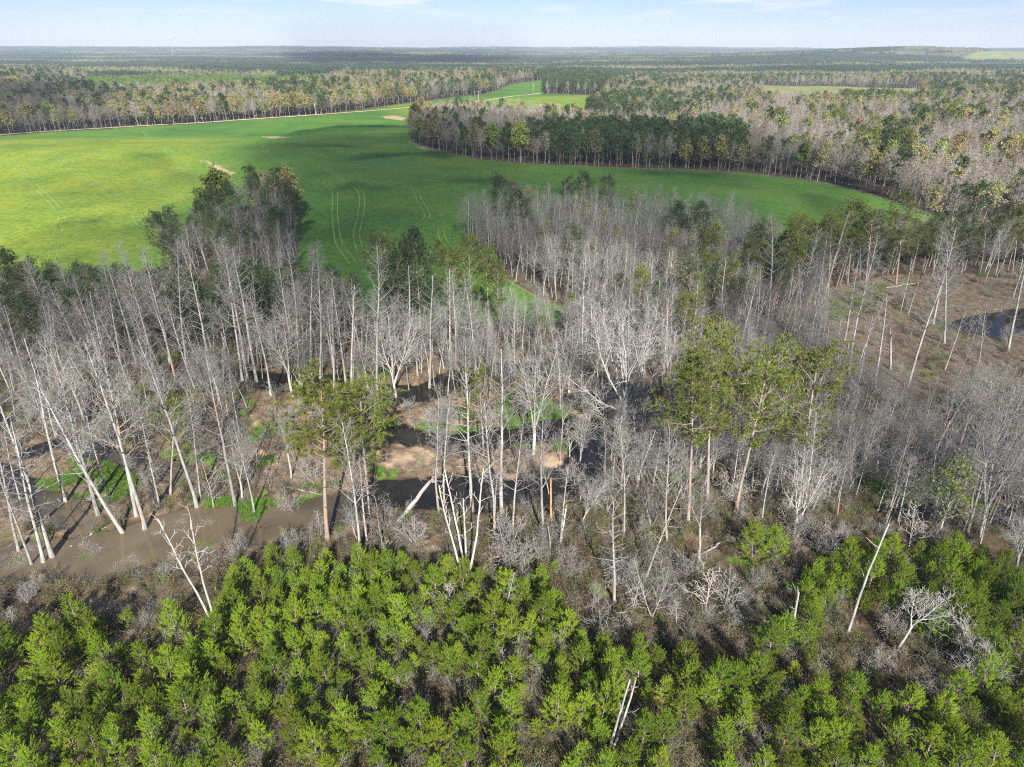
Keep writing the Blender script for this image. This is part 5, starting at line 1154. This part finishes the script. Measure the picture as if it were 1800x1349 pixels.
# ------------------------------------------------------------------ clouds (above and behind the view) and the air
def cloud_mat():
    m, t, N, Lk = new_mat('cloud')
    va = node(N, 'ShaderNodeVertexColor', layer_name='cloud_cover'); d = node(N, 'ShaderNodeBsdfDiffuse'); d.inputs['Color'].default_value = (.85, .86, .88, 1)
    tr = N.new('ShaderNodeBsdfTransparent'); mx = N.new('ShaderNodeMixShader'); Lk(va.outputs['Color'], mx.inputs[0]); Lk(tr.outputs[0], mx.inputs[1]); Lk(d.outputs[0], mx.inputs[2])
    o = N.new('ShaderNodeOutputMaterial'); Lk(mx.outputs[0], o.inputs['Surface']); return m
M['cloud'] = cloud_mat()
def cloud(poly_px, alt, soft, dens, label, seed, streak=0.35):
    """a flat-bottomed cumulus whose outline, followed down the sun's rays, is the shade seen on the land"""
    P = np.array([G(*p)[:2] for p in poly_px]); off = SHADOW * (alt - 5) / math.tan(SUN_EL); x0, y0 = P.min(0) - soft * 1.2; x1, y1 = P.max(0) + soft * 1.2
    nx, ny = 110, 110; X, Y = np.meshgrid(np.linspace(x0, x1, nx), np.linspace(y0, y1, ny)); ring = list(map(tuple, P)); cl = ring + [ring[0]]
    ins = inside(X, Y, ring); d = seg_dist(X, Y, cl); sd_ = np.where(ins, d, -d) + soft * .6 * fbm(X / (soft * 1.5), Y / (soft * 1.5), seed, 4)
    a = ss(-soft * .5, soft * .6, sd_) * (1 - streak * ss(-.1, .45, fbm(X / (soft * 1.2) + Y / (soft * 3), Y / (soft * 2.2), seed + 7, 3)))
    th = np.clip(a, 0, 1) * 60 * (1 + .5 * fbm(X / soft, Y / soft, seed + 3, 3)); e = (np.arange(nx)[None] % (nx - 1) == 0) | (np.arange(ny)[:, None] % (ny - 1) == 0); a = np.where(e, 0, a)
    top = np.stack([X, Y, alt + th], -1).reshape(-1, 3); bot = np.stack([X, Y, alt - th * .15 - .5], -1).reshape(-1, 3); C = np.array([P[:, 0].mean(), P[:, 1].mean(), alt]); V = np.concatenate([top, bot]) - C
    i = (np.arange(ny - 1)[:, None] * nx + np.arange(nx - 1)[None]).ravel(); q = np.stack([i, i + 1, i + nx + 1, i + nx], 1); n = nx * ny
    mb = MB(); mb.v = [V]; mb.q = [q, q[:, ::-1] + n]; mb.n = len(V)
    bd = np.concatenate([np.arange(nx - 1), np.arange(ny - 1) * nx + nx - 1, (ny - 1) * nx + np.arange(nx - 1, 0, -1), np.arange(ny - 1, 0, -1) * nx]); b2 = np.roll(bd, -1)
    mb.q.append(np.stack([bd + n, b2 + n, b2, bd], 1))
    me = mb.mesh('cloud', M['cloud']); al = 1 - np.sqrt(np.clip(1 - np.clip(a, 0, 1) * dens, 0, 1)); ca = me.color_attributes.new('cloud_cover', 'FLOAT_COLOR', 'POINT'); col = np.ones((2 * n, 4), np.float32); col[:n, :3] = al.reshape(-1, 1); col[n:, :3] = al.reshape(-1, 1); ca.data.foreach_set('color', col.ravel())
    o = link('cloud', me, kind='structure', label=label); o.location = (C[0] - off[0], C[1] - off[1], alt)
cloud([(470, 248), (560, 236), (640, 238), (722, 236), (900, 240), (1200, 262), (1400, 290), (1540, 330), (1560, 400), (1330, 425), (1240, 500), (1000, 470), (880, 500), (760, 560), (560, 560), (420, 520), (470, 440), (430, 380), (410, 320)], 420, 34, .75, 'large fair-weather cloud that shades the middle of the field', 201, .25)
cloud([(-120, 165), (0, 160), (140, 172), (230, 196), (170, 226), (0, 238), (-120, 246)], 480, 45, .8, 'small cloud that shades the left treeline', 211)
cloud([(100, 310), (240, 322), (330, 352), (260, 372), (120, 336)], 420, 34, .45, 'thin wisp of cloud over the bright field', 221)
cloud([(480, 101), (700, 101), (940, 105), (880, 117), (640, 122), (540, 118)], 800, 120, .92, 'cloud that shades the far pine woods', 231)
cloud([(1500, 950), (1700, 960), (1900, 1000), (1900, 1130), (1700, 1110), (1560, 1080)], 300, 9, .6, 'scrap of cloud that shades the right rows of young pines', 261)
cloud([(1560, 480), (1900, 470), (1950, 900), (1720, 940), (1560, 860), (1480, 700)], 320, 30, .5, 'thin cloud over the marsh side of the swamp', 271)
cloud([(-200, 520), (300, 490), (640, 560), (620, 640), (300, 660), (-200, 690)], 340, 22, .5, 'thin cloud over the tall grey back row', 281)

hb = MB(); hb.box((0, 0, 76), (23600, 23600, 188))
hm = bpy.data.materials.new('haze_air'); hm.use_nodes = True; ht = hm.node_tree; ht.nodes.clear()
hv = ht.nodes.new('ShaderNodeVolumePrincipled'); hv.inputs['Color'].default_value = (.70, .85, 1.0, 1); hv.inputs['Density'].default_value = 0.00011; hv.inputs['Anisotropy'].default_value = 0.0
ho = ht.nodes.new('ShaderNodeOutputMaterial'); ht.links.new(hv.outputs[0], ho.inputs['Volume'])
link('haze', hb.mesh('haze', hm, False), kind='stuff', label='thin blue haze lying over the land')
print('objects', len(bpy.data.objects))
